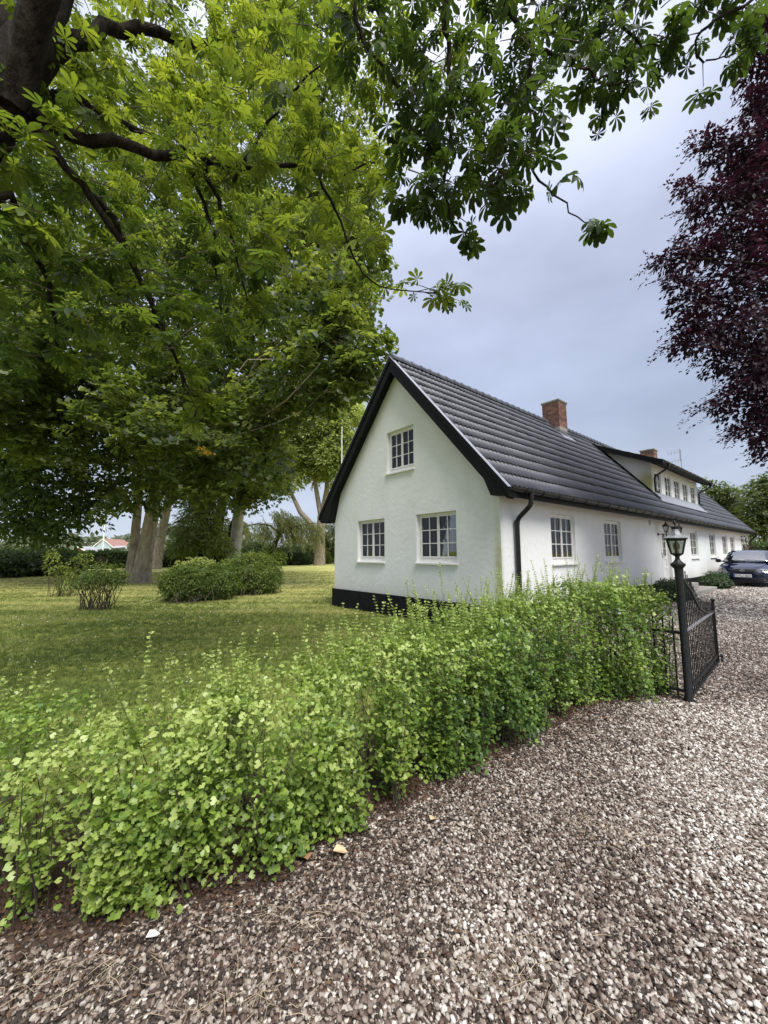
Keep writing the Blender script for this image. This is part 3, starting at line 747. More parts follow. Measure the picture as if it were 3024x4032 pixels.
mb = MB(); mb.box(DX0 - .02, DX1 + .02, DY - .06, DY - .003, 3.50, 3.55); mb.build('dormer_sill', M['white_paint'], house, bevel=.003)
mb = MB(); ya, yb = DY - .32, DY - .01
mb.add([(DX0 - .1, ya, roofz(ya) + .07), (DX1 + .15, ya, roofz(ya) + .07), (DX1 + .15, yb, roofz(DY) + .11), (DX0 - .1, yb, roofz(DY) + .11)], [(0, 1, 2, 3)]); mb.build('dormer_apron', M['grey_flash'], house)
# dormer roof slab, edges, tiles
RX0, RX1 = 10.42, 17.72
mb = MB(); mb.prism([(.10, droof(.10) - .02), (2.62, droof(2.62) - .02), (2.62, droof(2.62) - .16), (.10, droof(.10) - .16)], lambda u, v, d: (d, u, v), RX0 + .03, RX1 - .03); dr = mb.build('dormer_roof', M['black_paint'], house)
for X in (RX0, RX1 - .03):
    mb = MB(); mb.prism([(.06, droof(.06) + .02), (2.5, droof(2.5) + .02), (2.5, droof(2.5) - .17), (.06, droof(.06) - .20)], lambda u, v, d: (d, u, v), X, X + .029); mb.build('dormer_barge_board', M['black_paint'], house)
sd_ = math.atan(.455); Rm = np.array([[1, 0, 0], [0, cos(sd_), -sin(sd_)], [0, sin(sd_), cos(sd_)]])
for r in range(7):
    for c in range(int((RX1 - RX0 - .05) / TW)):
        y = .07 + r * TG * cos(sd_) * .98
        if y > 2.3: continue
        link('tile', TM, dr, (RX0 + .03 + c * TW, y, droof(y) - .01), (sd_, 0, 0))
mb = MB(); half_pipe(mb, RX0 - .02, RX1 + .02, .0, droof(0.06) - .05, .055); g2 = smoothby(mb.build('gutter', M['gutter'], house), 40)
x = RX0 + .3
while x < RX1: link('bracket', BKM, g2, (x, .0, droof(.06) - .05)); x += .6
gz_ = droof(.06) - .10
downpipe([(DX0 + .12, .0, gz_), (DX0 + .12, .0, gz_ - .14), (DX0 + .10, DY - .06, gz_ - .40), (DX0 + .10, DY - .06, 3.72), (DX0 + .10, DY - .17, roofz(DY) + .06)], .035)
downpipe([(DX1 + .16, .0, gz_), (DX1 + .16, .0, gz_ - .14), (DX1 - .03, DY - .06, gz_ - .42), (DX1 - .03, DY - .06, 3.72), (DX1 - .02, DY - .2, roofz(DY) + .06)], .035)

# ---- things on and by the house
# TV aerial
a = empty('tv_antenna', h2w(25.3, RY, RZ), TH); tag(a, 'grey TV aerial with stacked rods on a thin mast above the far roof ridge', 'antenna')
mb = MB(); mb.tube([(0, 0, -.1), (0, 0, 2.0)], .022, 6); mb.build('mast', M['antenna'], a)
mb = MB(); mb.tube([(0, -.06, 1.85), (0, .7, 1.85)], .014, 5); mb.tube([(0, -.06, 1.3), (0, .7, 1.3)], .014, 5); mb.tube([(0, .05, 1.2), (0, .05, 2.1)], .014, 5); mb.build('boom', M['antenna'], a)
for yy in (.15, .32, .5, .7):
    for zz in (1.85, 1.3): mb = MB(); mb.tube([(-.02, yy - .0, zz - .2), (.02, yy, zz + .2)], .01, 4); mb.build('element', M['antenna'], a)

# wall lanterns
def lantern_geo(prefix):
    pass
def wall_lantern(x, label):
    o = empty('wall_lantern', h2w(x, -.002, 2.04), TH); tag(o, label, 'lantern', 'black wall lanterns by the door')
    mb = MB(); mb.tube([(0, -.001, 0), (0, -.025, 0)], .05, 12); smoothby(mb.build('wall_plate', M['iron'], o), 40)
    mb = MB(); mb.tube([(0, -.02, 0), (0, -.24, 0)], .012, 6); mb.tube([(0, -.24, -.13), (0, -.24, .06)], .012, 6); mb.build('arm', M['iron'], o)
    q = empty_c = MB(); q.lathe([(.02, .05), (.055, .085), (.05, .095)], 6, (0, -.24)); 
    for k in range(6):
        t = k * pi / 3
        q.tube([(.052 * cos(t), -.24 + .052 * sin(t), .09), (.085 * cos(t), -.24 + .085 * sin(t), .25)], .006, 4)
    q.build('lantern_frame', M['iron'], o)
    q = MB(); q.lathe([(.115, .245), (.112, .262), (.06, .315), (.022, .345), (.018, .37), (.022, .385), (.003, .42)], 6, (0, -.24)); q.build('lantern_roof', M['iron'], o)
    for k in range(6):
        t0, t1 = k * pi / 3, (k + 1) * pi / 3; q = MB()
        P = lambda t, r, z: (r * cos(t), -.24 + r * sin(t), z)
        q.add([P(t0, .047, .095), P(t1, .047, .095), P(t1, .079, .245), P(t0, .079, .245)], [(0, 1, 2, 3)]); q.build('pane', M['headlight'], o)
wall_lantern(9.02, 'black wall lantern on the side of the white door nearest the gable')
wall_lantern(10.55, 'black wall lantern on the far side of the white door, behind the lamp post top')

# entrance steps
st = empty('entrance_steps', h2w(10.0, -.5, .0), TH); tag(st, 'grey concrete steps leading up to the white double door', 'steps')
mb = MB(); mb.box(-1.75, 1.75, -.42, .445, .02, .235); mb.build('step', M['concrete'], st, bevel=.012)
mb = MB(); mb.box(-1.2, 1.0, -.06, .443, .24, .40); mb.build('step', M['concrete'], st, bevel=.012)

# curtains
def curtain(x, z, w, h, y, label, group, rot=0, mat='cloth', top=None):
    mb = MB(); n = 40; vs = []; fs = []
    ph = random.uniform(0, 6)
    for i in range(n + 1):
        u = i / n; yy = .018 * sin(u * w * 75 + ph) + .008 * sin(u * w * 31 + ph * 2)
        hh = h * (1 + .015 * sin(u * 9 + ph))
        vs += [(-w / 2 + u * w, yy, 0 + (h - hh)), (-w / 2 + u * w, yy * .5, h)]
    for i in range(n): fs.append((2 * i, 2 * i + 2, 2 * i + 3, 2 * i + 1))
    mb.add(vs, fs); o = mb.build('curtain', M[mat], smooth=True); 
    if rot: o.location = h2w(y, x, z); o.rotation_euler = (0, 0, TH - pi / 2)
    else: o.location = h2w(x, y, z); o.rotation_euler = (0, 0, TH)
    tag(o, label, 'curtain', group)
curtain(2.44, 1.70, .98, .56, .125, 'white sheer curtain in the front wall window nearest the gable corner', 'curtains in the front wall windows')
curtain(5.25, 1.66, .98, .60, .125, 'white sheer curtain in the front wall window just before the door', 'curtains in the front wall windows')
curtain(13.53, 1.35, .95, .92, .125, 'white curtain in the first front wall window past the door', 'curtains in the front wall windows', mat='clothdark')
curtain(16.72, 1.35, .95, .92, .125, 'white curtain in the second front wall window past the door', 'curtains in the front wall windows', mat='clothdark')
for c, wd in zip(DW, ('dormer window nearest the near chimney', 'second dormer window from the near end', 'middle dormer window', 'fourth dormer window from the near end', 'dormer window at the far end')): curtain(c, 3.62, .68, .56, DY + .085, 'short white café curtain in the ' + wd, 'café curtains in the dormer windows')
curtain(3.89 + .40, 1.35, .18, .9, .2, 'narrow white curtain at the edge of the smaller lower gable window', 'curtains in the gable windows', rot=1)
curtain(1.62 + .42, 1.35, .16, .9, .2, 'narrow white curtain at the edge of the wider lower gable window', 'curtains in the gable windows', rot=1)

# ------------------------------------------------------------------ CAR
def build_car():
    root = empty('car', (0, 0, 0)); tag(root, 'dark blue hatchback parked nose forward on the gravel by the white house', 'car')
    stn = [(2.06, .60, .24, .47, .50, .56, .575), (2.03, .72, .21, .54, .56, .635, .66), (1.93, .79, .19, .63, .60, .72, .75), (1.62, .84, .18, .73, .66, .81, .845),
           (1.2, .855, .18, .80, .70, .875, .91), (.86, .855, .18, .85, .74, .93, .965), (.3, .855, .18, .88, .76, .95, .97), (-.5, .855, .18, .89, .76, .96, .98), (-1.2, .855, .18, .91, .76, .98, 1.0), (-1.8, .83, .2, .92, .70, .98, 1.0), (-2.04, .72, .3, .78, .60, .88, .9)]
    mb = MB(); vs = []; n = 7
    for x, ys, zb, zs, yt, zt_, zc in stn:
        half = [(0.001, zb), (ys * .8, zb), (ys * .985, zb + .12), (ys, (zb + zs) / 2 + .08), (ys * .965, zs), (yt, zt_), (0.001, zc)]
        for y, z in half: vs.append((x, y, z))
        for y, z in half: vs.append((x, -y, z))
    fs = []; K = 2 * n
    for i in range(len(stn) - 1):
        for j in range(n - 1):
            a = i * K + j; fs.append((a, a + 1, a + K + 1, a + K)); a += n; fs.append((a, a + K, a + K + 1, a + 1))
        fs.append((i * K + 6, i * K + 13, (i + 1) * K + 13, (i + 1) * K + 6)); fs.append((i * K, (i + 1) * K, (i + 1) * K + 7, i * K + 7))
    for b in (0, (len(stn) - 1) * K):
        for j in range(n - 1): fs.append((b + j, b + j + 1, b + n + j + 1, b + n + j))
    mb.add(vs, fs); body = mb.build('body', M['car_paint'], root, smooth=True)
    ss = body.modifiers.new('smooth', 'SUBSURF'); ss.levels = 3; ss.render_levels = 3
    bpy.context.view_layer.update()
    bvh = BVHTree.FromObject(body, bpy.context.evaluated_depsgraph_get())
    def fx(y, z, off):
        h = bvh.ray_cast(Vector((4, y, z)), Vector((-1, 0, 0)))
        return (h[0].x if h[0] else 1.9) + off
    def fz(x, y, off):
        h = bvh.ray_cast(Vector((x, y, 3)), Vector((0, 0, -1)))
        return (h[0].z if h[0] else .9) + off
    def front_patch(name, poly, off, mat, nu=10, nv=5, parent=root, th=.012):
        """poly: 4 corners (y,z): bl, br, tr, tl"""
        mb = MB(); vs = []; fs = []
        for j in range(nv + 1):
            for i in range(nu + 1):
                u, v = i / nu, j / nv
                y = (poly[0][0] * (1 - u) + poly[1][0] * u) * (1 - v) + (poly[3][0] * (1 - u) + poly[2][0] * u) * v
                z = (poly[0][1] * (1 - u) + poly[1][1] * u) * (1 - v) + (poly[3][1] * (1 - u) + poly[2][1] * u) * v
                vs.append((fx(y, z, off), y, z))
        for j in range(nv):
            for i in range(nu):
                a = j * (nu + 1) + i; fs.append((a, a + 1, a + nu + 2, a + nu + 1))
        N = len(vs); border = [i for i in range(nu + 1)] + [(j + 1) * (nu + 1) - 1 for j in range(1, nv + 1)] + [nv * (nu + 1) + i for i in range(nu - 1, -1, -1)] + [j * (nu + 1) for j in range(nv - 1, 0, -1)]
        vs2 = [(vs[i][0] - th, vs[i][1], vs[i][2]) for i in border]; nb = len(border)
        fs += [(border[k], N + k, N + (k + 1) % nb, border[(k + 1) % nb]) for k in range(nb)]
        mb.add(vs + vs2, fs); o = mb.build(name, mat, parent); return smoothby(o, 40)
    # cabin
    cs = [(1.02, .74, .93, .68, .945, .96), (.55, .77, .93, .64, 1.19, 1.215), (.18, .77, .93, .585, 1.365, 1.40), (-.4, .77, .93, .575, 1.385, 1.425), (-1.05, .76, .94, .56, 1.35, 1.39), (-1.5, .74, .95, .57, 1.15, 1.18), (-1.85, .70, .95, .60, .99, 1.0)]
    mb = MB(); vs = []; fs = []
    for x, yb, zb, yt, zt_, zc in cs:
        for y, z in ((yb, zb), (yb * .5 + yt * .5 + .02, zb * .5 + zt_ * .5), (yt + .02, zt_ - .025), (yt - .04, zt_ + .012), (yt * .5, zc - .006), (0, zc), (-yt * .5, zc - .006), (-yt + .04, zt_ + .012), (-yt - .02, zt_ - .025), (-yb * .5 - yt * .5 - .02, zb * .5 + zt_ * .5), (-yb, zb)): vs.append((x, y, z))
    for i in range(len(cs) - 1):
        for j in range(10): a = i * 11 + j; fs.append((a, a + 11, a + 12, a + 1))
    fs += [tuple(range(11)), tuple(range(6 * 11 + 10, 6 * 11 - 1, -1))]
    mb.add(vs, fs); smoothby(mb.build('cabin', M['car_paint'], root), 50)
    # windscreen
    def sheet(name, fn, mat, nu=12, nv=6):
        mb = MB(); vs = [fn(i / nu, j / nv) for j in range(nv + 1) for i in range(nu + 1)]; fs = [(j * (nu + 1) + i, j * (nu + 1) + i + 1, (j + 1) * (nu + 1) + i + 1, (j + 1) * (nu + 1) + i) for j in range(nv) for i in range(nu)]
        mb.add(vs, fs); o = mb.build(name, mat, root, smooth=True); md = o.modifiers.new('thick', 'SOLIDIFY'); md.thickness = .006; return o
    def ws(u, v):
        y = (u - .5) * 2; hw = .665 * (1 - v) + .545 * v
        x = 1.02 - .80 * v; z = .955 + .425 * v + .012 * sin(pi * v)
        c = 1 - y * y
        return (x + .03 * c + .01, y * hw, z + .018 * c * v + .012)
    sheet('windscreen', ws, M['car_glass'])
    for s in (1, -1):
        sheet('side_window', lambda u, v: (.62 - 1.9 * u + (-.42 * v * (1 - u) + .30 * v * u), s * ((.765) * (1 - v) + (.615) * v + .012), .985 + .36 * v), M['car_glass'])
    sheet('rear_window', lambda u, v: (-1.82 + .62 * v, (u - .5) * 2 * (.56 * (1 - v) + .5 * v), 1.02 + .31 * v + .01), M['car_glass'])
    # bonnet
    mb = MB(); vs = []; fs = []; nu, nv = 14, 12
    for j in range(nv + 1):
        for i in range(nu + 1):
            v = j / nv; x = .93 + 1.0 * v - .07 * abs((i / nu - .5) * 2) ** 2 * v; hw = .70 * (1 - v) + .47 * v; y = (i / nu - .5) * 2 * hw
            t = abs(i / nu - .5) * 2
            vs.append((x, y, fz(x, y, .010 + .012 * math.exp(-((t - .82) / .10) ** 2))))
    for j in range(nv):
        for i in range(nu): a = j * (nu + 1) + i; fs.append((a, a + 1, a + nu + 2, a + nu + 1))
    mb.add(vs, fs); o = mb.build('bonnet', M['car_paint'], root, smooth=True)
    # grille, badge, lights
    front_patch('grille', [(-.29, .555), (.29, .555), (.41, .70), (-.41, .70)], .012, M['blackplastic'], 16, 6)
    front_patch('grille_surround', [(-.33, .528), (.33, .528), (.31, .548), (-.31, .548)], .022, M['car_paint'], 14, 2)
    bd = MB(); xx = fx(0, .635, .03)
    vs = []; n = 24
    for r, dx in ((1, -.02), (1, 0), (.72, .004), (.70, -.002)):
        for k in range(n): vs.append((xx + dx, .072 * r * cos(2 * pi * k / n), .635 + .034 * r * sin(2 * pi * k / n)))
    fs = [(a * n + k, a * n + (k + 1) % n, (a + 1) * n + (k + 1) % n, (a + 1) * n + k) for a in range(3) for k in range(n)] + [tuple(3 * n + k for k in range(n))]
    bd.add(vs, fs); bd.build('badge', M['chrome'], root)
    bd = MB(); vs = [(xx + .0005, .040 * cos(2 * pi * k / n), .632 + .014 * sin(2 * pi * k / n)) for k in range(n)]; bd.add(vs, [tuple(range(n))]); bd.build('badge_centre', M['blackplastic'], root)
    for s in (1, -1):
        hp = [(.43 * s, .555), (.745 * s, .575), (.75 * s, .705), (.52 * s, .715)]
        if s < 0: hp = [hp[1], hp[0], hp[3], hp[2]]
        hl = front_patch('headlight', hp, .010, M['alu'], 10, 5)
        front_patch('lens', hp, .022, M['headlight'], 10, 5, hl, .01)
        for yy in (.52, .64):
            b_ = MB(); x_ = fx(yy * s, .63, .018); b_.lathe([(.045, 0), (.05, .012), (.03, .006)], 14); q = b_.build('reflector', M['chrome'], hl); q.location = (x_, yy * s, .63); q.rotation_euler = (0, pi / 2, 0)
        front_patch('lower_grille', [(-.42, .245), (.42, .245), (.45, .315), (-.45, .315)], .008, M['blackplastic'], 14, 3) if s > 0 else None
        fo = MB(); x_ = fx(.6 * s, .31, .008); fo.lathe([(.05, -.005), (.052, .01), (.03, .012)], 14); q = fo.build('fog_lamp', M['headlight'], root); q.location = (x_, .6 * s, .31); q.rotation_euler = (0, pi / 2, 0)
        # mirrors
        mm = MB(); mm.lathe([(.02, -.09), (.06, -.085), (.075, -.03), (.075, .05), (.05, .09), (.01, .10)], 12); q = mm.build('mirror', M['blackplastic'], root, smooth=True); q.location = (.66, s * .93, .985); q.rotation_euler = (pi / 2 * s, 0, 0); q.scale = (.9, 1, 1)
        ar = MB(); ar.tube([(.66, s * .77, .955), (.66, s * .87, .975)], .025, 8); ar.build('mirror_arm', M['blackplastic'], root)
        for xw in (1.22, -1.36):
            w = empty('wheel', (xw, s * .755, .305), 0, root)
            t_ = MB(); t_.lathe([(.20, -.095), (.285, -.09), (.303, -.06), (.305, 0), (.303, .06), (.285, .09), (.20, .095)], 28); q = t_.build('tyre', M['rubber'], w, smooth=True); q.rotation_euler = (pi / 2, 0, 0)
            r_ = MB(); r_.lathe([(.195, .05), (.20, .096), (.18, .09), (.06, .07), (.0, .075)], 20); q = r_.build('rim', M['alu'], w); q.rotation_euler = (-pi / 2 * s, 0, 0)
            ac = MB(); ac.lathe([(.34, -.005), (.345, .005), (.30, .01)], 28)
    ac = MB()
    for s in (1, -1):
        for xw in (1.22, -1.36):
            vs = [(xw + .35 * cos(pi * k / 16), s * .862, .305 + .35 * sin(pi * k / 16)) for k in range(17)]
            ac.add(vs + [(xw - .35, s * .862, .16), (xw + .35, s * .862, .16)], [tuple(range(17)) + (17, 18)])
    ac.build('wheel_arch', M['blackplastic'], root)
    # bumper line, plate
    front_patch('bumper_strip', [(-.70, .50), (.70, .50), (.70, .52), (-.70, .52)], .012, M['car_paint'], 18, 1)
    xp = fx(.0, .42, .025)
    p = MB(); p.box(xp - .012, xp, -.26, .26, .385, .495); pl = p.build('number_plate', M['plate_white'], root, bevel=.003)
    p = MB(); p.box(xp + .0005, xp + .002, -.256, -.215, .389, .491); p.build('plate_band', M['plate_blue'], pl)
    cu = bpy.data.curves.new('plate_text', 'FONT'); cu.body = 'TMU 867'; cu.size = .112; cu.align_x = 'CENTER'; cu.extrude = .001; cu.space_character = 1.12
    cu.materials.append(M['plate_ink']); tmp = bpy.data.objects.new('lettering_source', cu); COL.objects.link(tmp); bpy.context.view_layer.update()
    tme = bpy.data.meshes.new_from_object(tmp.evaluated_get(bpy.context.evaluated_depsgraph_get())); bpy.data.objects.remove(tmp); t_ = link('lettering', tme, pl)
    t_.location = (xp + .002, .02, .40); t_.rotation_euler = (pi / 2, 0, pi / 2)
    # wipers
    for y0, y1 in ((.55, -.05), (-.02, -.58)):
        mb = MB(); mb.tube([(1.06, y0, .985), (1.03, (y0 + y1) / 2, 1.02), (1.00, y1, 1.025)], .009, 5); mb.build('wiper', M['blackplastic'], root)
    cw = MB(); cw.box(.98, 1.07, -.66, .66, .945, .962); cw.build('cowl', M['blackplastic'], root)
    st = MB(); 
    tor = [(.12 + .0 * k, .36 + .18 * cos(2 * pi * k / 16), 1.0 + .16 * sin(2 * pi * k / 16)) for k in range(17)]
    st.tube([(t[0] + .35, t[1], t[2] - .02) for t in tor], .014, 5); st.build('steering_wheel', M['blackplastic'], root)
    # front seats' headrests
    for y in (.36, -.36):
        mb = MB(); mb.box(-.35, -.25, y - .12, y + .12, 1.05, 1.22); mb.box(-.35, -.2, y - .22, y + .22, .6, 1.03); mb.build('seat', M['blackplastic'], root, bevel=.03)
    return root
car = build_car()
cp = h2w(16.08, -1.30, 0); car.location = (cp[0], cp[1], float(gz(cp[0], cp[1])) + .003); car.rotation_euler = (0, 0, TH + pi)

# ------------------------------------------------------------------ LAMP POST, GATE, FENCE
PP = np.array([2.95, 4.0])
lp = empty('lamp_post', (PP[0], PP[1], 0)); tag(lp, 'black iron gatepost crowned by a six-sided lantern', 'lamp post')
mb = MB(); mb.lathe([(.052, -.05), (.052, .02), (.033, .05), (.033, 1.20), (.036, 1.285), (.05, 1.30), (.062, 1.316), (.064, 1.33), (.06, 1.338)], 20); smoothby(mb.build('pole', M['iron'], lp), 35)
mb = MB(); mb.lathe([(.056, 1.338), (.040, 1.352), (.024, 1.372), (.018, 1.394), (.022, 1.41), (.050, 1.428), (.055, 1.434)], 16); smoothby(mb.build('lantern_neck', M['iron'], lp), 35)
hexr = pi / 6 + .35
def hp_(k, r, z): t = hexr + k * pi / 3; return (r * cos(t), r * sin(t), z)
mb = MB()
for k in range(6): mb.tube([hp_(k, .053, 1.434), hp_(k, .088, 1.575)], .0065, 4)
mb.lathe([(.058, 1.430), (.058, 1.440), (.050, 1.440)], 6, rot=hexr); mb.lathe([(.084, 1.566), (.100, 1.578), (.113, 1.590), (.088, 1.592)], 6, rot=hexr)
lf = mb.build('lantern_frame', M['iron'], lp)
for k in range(6):
    q = MB(); q.add([hp_(k, .050, 1.438), hp_(k + 1, .050, 1.438), hp_(k + 1, .084, 1.572), hp_(k, .084, 1.572)], [(0, 1, 2, 3)]); q.build('pane', M['lamp_glass'], lf)
mb = MB(); mb.lathe([(.114, 1.590), (.112, 1.596), (.084, 1.606), (.055, 1.625), (.036, 1.66), (.030, 1.682)], 6, rot=hexr); mb.build('lantern_roof', M['iron_worn'], lp)
mb = MB(); mb.lathe([(.026, 1.68), (.034, 1.690), (.034, 1.704), (.02, 1.712), (.008, 1.718), (.007, 1.730), (.014, 1.742), (.013, 1.755), (.005, 1.768), (.002, 1.776)], 12); smoothby(mb.build('finial', M['iron'], lp), 50)
for k in range(8): t = k * pi / 4; mb = MB(); mb.lathe([(.004, 1.70), (.008, 1.708), (.003, 1.716)], 5, (.033 * cos(t), .033 * sin(t))); mb.build('crown_knob', M['iron'], lp)
mb = MB(); mb.lathe([(.018, 1.44), (.018, 1.47), (.026, 1.49), (.03, 1.52), (.02, 1.545)], 10); mb.build('bulb', simple('milk_glass', (.40, .40, .34), (.5, .5, .43), .4, 8), lp)

gd = np.array([4.27, 5.25]) - PP; GL = 1.93; ga = atan2(gd[1], gd[0])
gt = empty('iron_gate', (PP[0], PP[1], 0), ga); tag(gt, 'black wrought iron gate leaf standing open with a sweeping top rail', 'gate')
crv = lambda d: float(np.interp(d, [.06, .2, .32, .46, .56, .7, .945, 1.32, 1.8, 2.0], [1.36, 1.30, 1.244, 1.183, 1.145, 1.05, .93, .846, .80, .80]))
rl = lambda d: crv(d) - .125 - .02 * max(0, .5 - d)
BARS = {}
mb = MB(); mb.box(.045, .085, -.012, .012, .01, 1.25); mb.build('hinge_stile', M['iron'], gt, bevel=.002)
mb = MB(); mb.box(GL - .03, GL, -.015, .015, .01, .80); mb.lathe([(.012, .80), (.026, .812), (.026, .828), (.01, .84)], 8, (GL - .015, 0)); mb.build('latch_stile', M['iron'], gt)
nb = 20
for i in range(nb):
    d = .125 + (GL - .2) * i / (nb - 1); m_ = MB(); m_.box(d - .0045, d + .0045, -.0045, .0045, .015, crv(d)); m_.build('bar', M['iron'], gt)
def strip(pts, w, h, name, mat):
    mb = MB(); P = [Vector(p) for p in pts]
    for a, b in zip(P[:-1], P[1:]):
        mb.add([(a.x, -w, a.z - h), (b.x, -w, b.z - h), (b.x, w, b.z - h), (a.x, w, a.z - h), (a.x, -w, a.z + h), (b.x, -w, b.z + h), (b.x, w, b.z + h), (a.x, w, a.z + h)], [(0, 3, 2, 1), (4, 5, 6, 7), (0, 1, 5, 4), (2, 3, 7, 6)])
    return mb.build(name, mat, gt)
strip([(d, 0, rl(d)) for d in np.linspace(.086, GL - .031, 18)], .011, .012, 'curved_rail', M['iron'])
strip([(.086, 0, .665), (GL - .031, 0, .672)], .0105, .012, 'rail', M['iron_worn'])
strip([(.086, 0, .115), (GL - .031, 0, .115)], .0105, .012, 'rail', M['iron'])
strip([(.086, 0, .03), (GL - .031, 0, .03)], .0105, .012, 'rail', M['iron'])
mb = MB(); mb.tube([(GL - .01, -.03, .10), (GL + .05, -.03, .115), (GL + .10, -.03, .10), (GL + .11, -.03, .06), (GL + .09, -.03, .02)], .014, 6); mb.build('drop_bolt', M['iron'], gt)
fdir = np.array([-.89, -.02]); fdir = np.array([-.643, .766]); fdir /= np.hypot(*fdir)
fe = empty('iron_fence', (PP[0], PP[1], 0), atan2(fdir[1], fdir[0])); tag(fe, 'low black iron railing running from the gatepost into the hedge', 'fence')
for i in range(9):
    d = .085 + .086 * i; m_ = MB(); m_.box(d - .006, d + .006, -.006, .006, -.02, .80); m_.build('bar', M['iron'], fe)
for z in (.655, .10): m_ = MB(); m_.box(.03, .82, -.009, .009, z - .014, z + .014); m_.build('rail', M['iron'], fe)

# ------------------------------------------------------------------ FOLIAGE MACHINERY
def norm(v): return v / np.maximum(np.linalg.norm(v, axis=-1, keepdims=True), 1e-9)
def frames(d, n):
    x = norm(d); z = norm(n - (n * x).sum(-1, keepdims=True) * x); y = np.cross(z, x)
    return np.stack([x, y, z], -1)             # columns
def leafmesh(name, T, F, pos, fr, scl, tint, mat):
    N, k = len(pos), len(T); F = np.asarray(F); m = len(F)
    V = np.einsum('nij,kj->nki', fr, T) * scl[:, None, None] + pos[:, None, :]
    V = V.reshape(-1, 3).astype(np.float32)
    I = (F[None] + (np.arange(N) * k)[:, None, None]).reshape(-1).astype(np.int32)
    me = bpy.data.meshes.new(name); me.vertices.add(N * k); me.vertices.foreach_set('co', V.ravel())
    me.loops.add(len(I)); me.loops.foreach_set('vertex_index', I)
    me.polygons.add(N * m); me.polygons.foreach_set('loop_start', np.arange(0, 3 * N * m, 3, dtype=np.int32))
    me.polygons.foreach_set('loop_total', np.full(N * m, 3, np.int32)) if False else None
    at_ = me.attributes.new('tint', 'FLOAT', 'POINT'); at_.data.foreach_set('value', np.repeat(np.clip(tint, 0, 1), k).astype(np.float32))
    me.materials.append(mat); me.update(calc_edges=True); return me
def fan(outline, cup=.12, z0=0, stem=0.0):
    pts = [(0.0, 0.0, 0.0)]
    for a, r in outline:
        t = radians(a); pts.append((r * cos(t) + .0, r * sin(t), -cup * r * r * (1 - .0) + .10 * abs(sin(t)) * r))
    T = np.array(pts); T[:, 0] += .45 + stem
    F = [(0, i, i + 1) for i in range(1, len(outline))]
    return T, F
T_MAPLE = fan([(-150, .30), (-108, .72), (-84, .42), (-52, .92), (-26, .50), (0, 1.0), (26, .50), (52, .92), (84, .42), (108, .72), (150, .30)])
T_MAPF = fan([(-135, .55), (-62, .95), (-28, .52), (0, 1.0), (28, .52), (62, .95), (135, .55)])
T_MAP4 = fan([(-128, .75), (-50, 1.0), (0, .80), (50, 1.0), (128, .75)])
T_CURR = fan([(-150, .60), (-96, .80), (-60, .82), (-34, .72), (0, .96), (34, .72), (60, .82), (96, .80), (150, .60)], .2)
T_OVAL = (np.array([(0, 0, 0), (.35, .26, .05), (.35, -.26, .05), (.75, .22, -.02), (.75, -.22, -.02), (1.05, 0, -.12), (.5, 0, -.03)]), [(0, 6, 1), (0, 2, 6), (1, 6, 3), (2, 4, 6), (3, 6, 5), (4, 5, 6)])
T_OV4 = (np.array([(0, 0, 0), (.52, .27, .04), (.52, -.27, .04), (1.05, 0, -.1), (.5, 0, -.03)]), [(0, 4, 1), (0, 2, 4), (1, 4, 3), (2, 3, 4)])
T_LANCE = (np.array([(0, 0, 0), (.4, .11, .03), (.4, -.11, .03), (1.1, 0, -.16)]), [(0, 2, 1), (1, 2, 3)])
def chestnut_T(droop):
    vs = []; fs = []
    vs += [(-.42, .012, .02), (-.42, -.012, .02), (0, 0, 0)]; fs += [(0, 1, 2)]
    for a, L in ((0, 1.0), (40, .95), (-40, .95), (82, .78), (-82, .78), (128, .52), (-128, .52)):
        t = radians(a); d = np.array([cos(t), sin(t), 0]); l = np.array([-sin(t), cos(t), 0]); b = len(vs)
        def P(s, w, up=0):
            ang = droop * s * 1.25
            out = (sin(ang) / max(ang, 1e-4)) * s if ang > 1e-3 else s
            down = (1 - cos(ang)) / max(ang, 1e-4) * s if ang > 1e-3 else 0
            return d * out * L + l * w * L - np.array([0, 0, 1]) * down * L + np.array([0, 0, up])
        M_ = [P(0, 0), P(.35, 0, -.01), P(.66, 0, -.02), P(1.0, 0)]
        Lp = [P(.35, .085, .012), P(.66, .165, .018), P(.84, .13, .006)]; Rp = [P(.35, -.085, .012), P(.66, -.165, .018), P(.84, -.13, .006)]
        vs += [*M_, *Lp, *Rp]
        fs += [(b, b + 1, b + 4), (b + 4, b + 1, b + 2), (b + 4, b + 2, b + 5), (b + 5, b + 2, b + 6), (b + 6, b + 2, b + 3),
               (b, b + 7, b + 1), (b + 7, b + 2, b + 1), (b + 7, b + 8, b + 2), (b + 8, b + 9, b + 2), (b + 9, b + 3, b + 2)]
    T = np.array([tuple(map(float, v)) for v in vs]); T[:, 0] += .42; return T, fs
T_CH = [chestnut_T(.35), chestnut_T(.8), chestnut_T(1.25)]

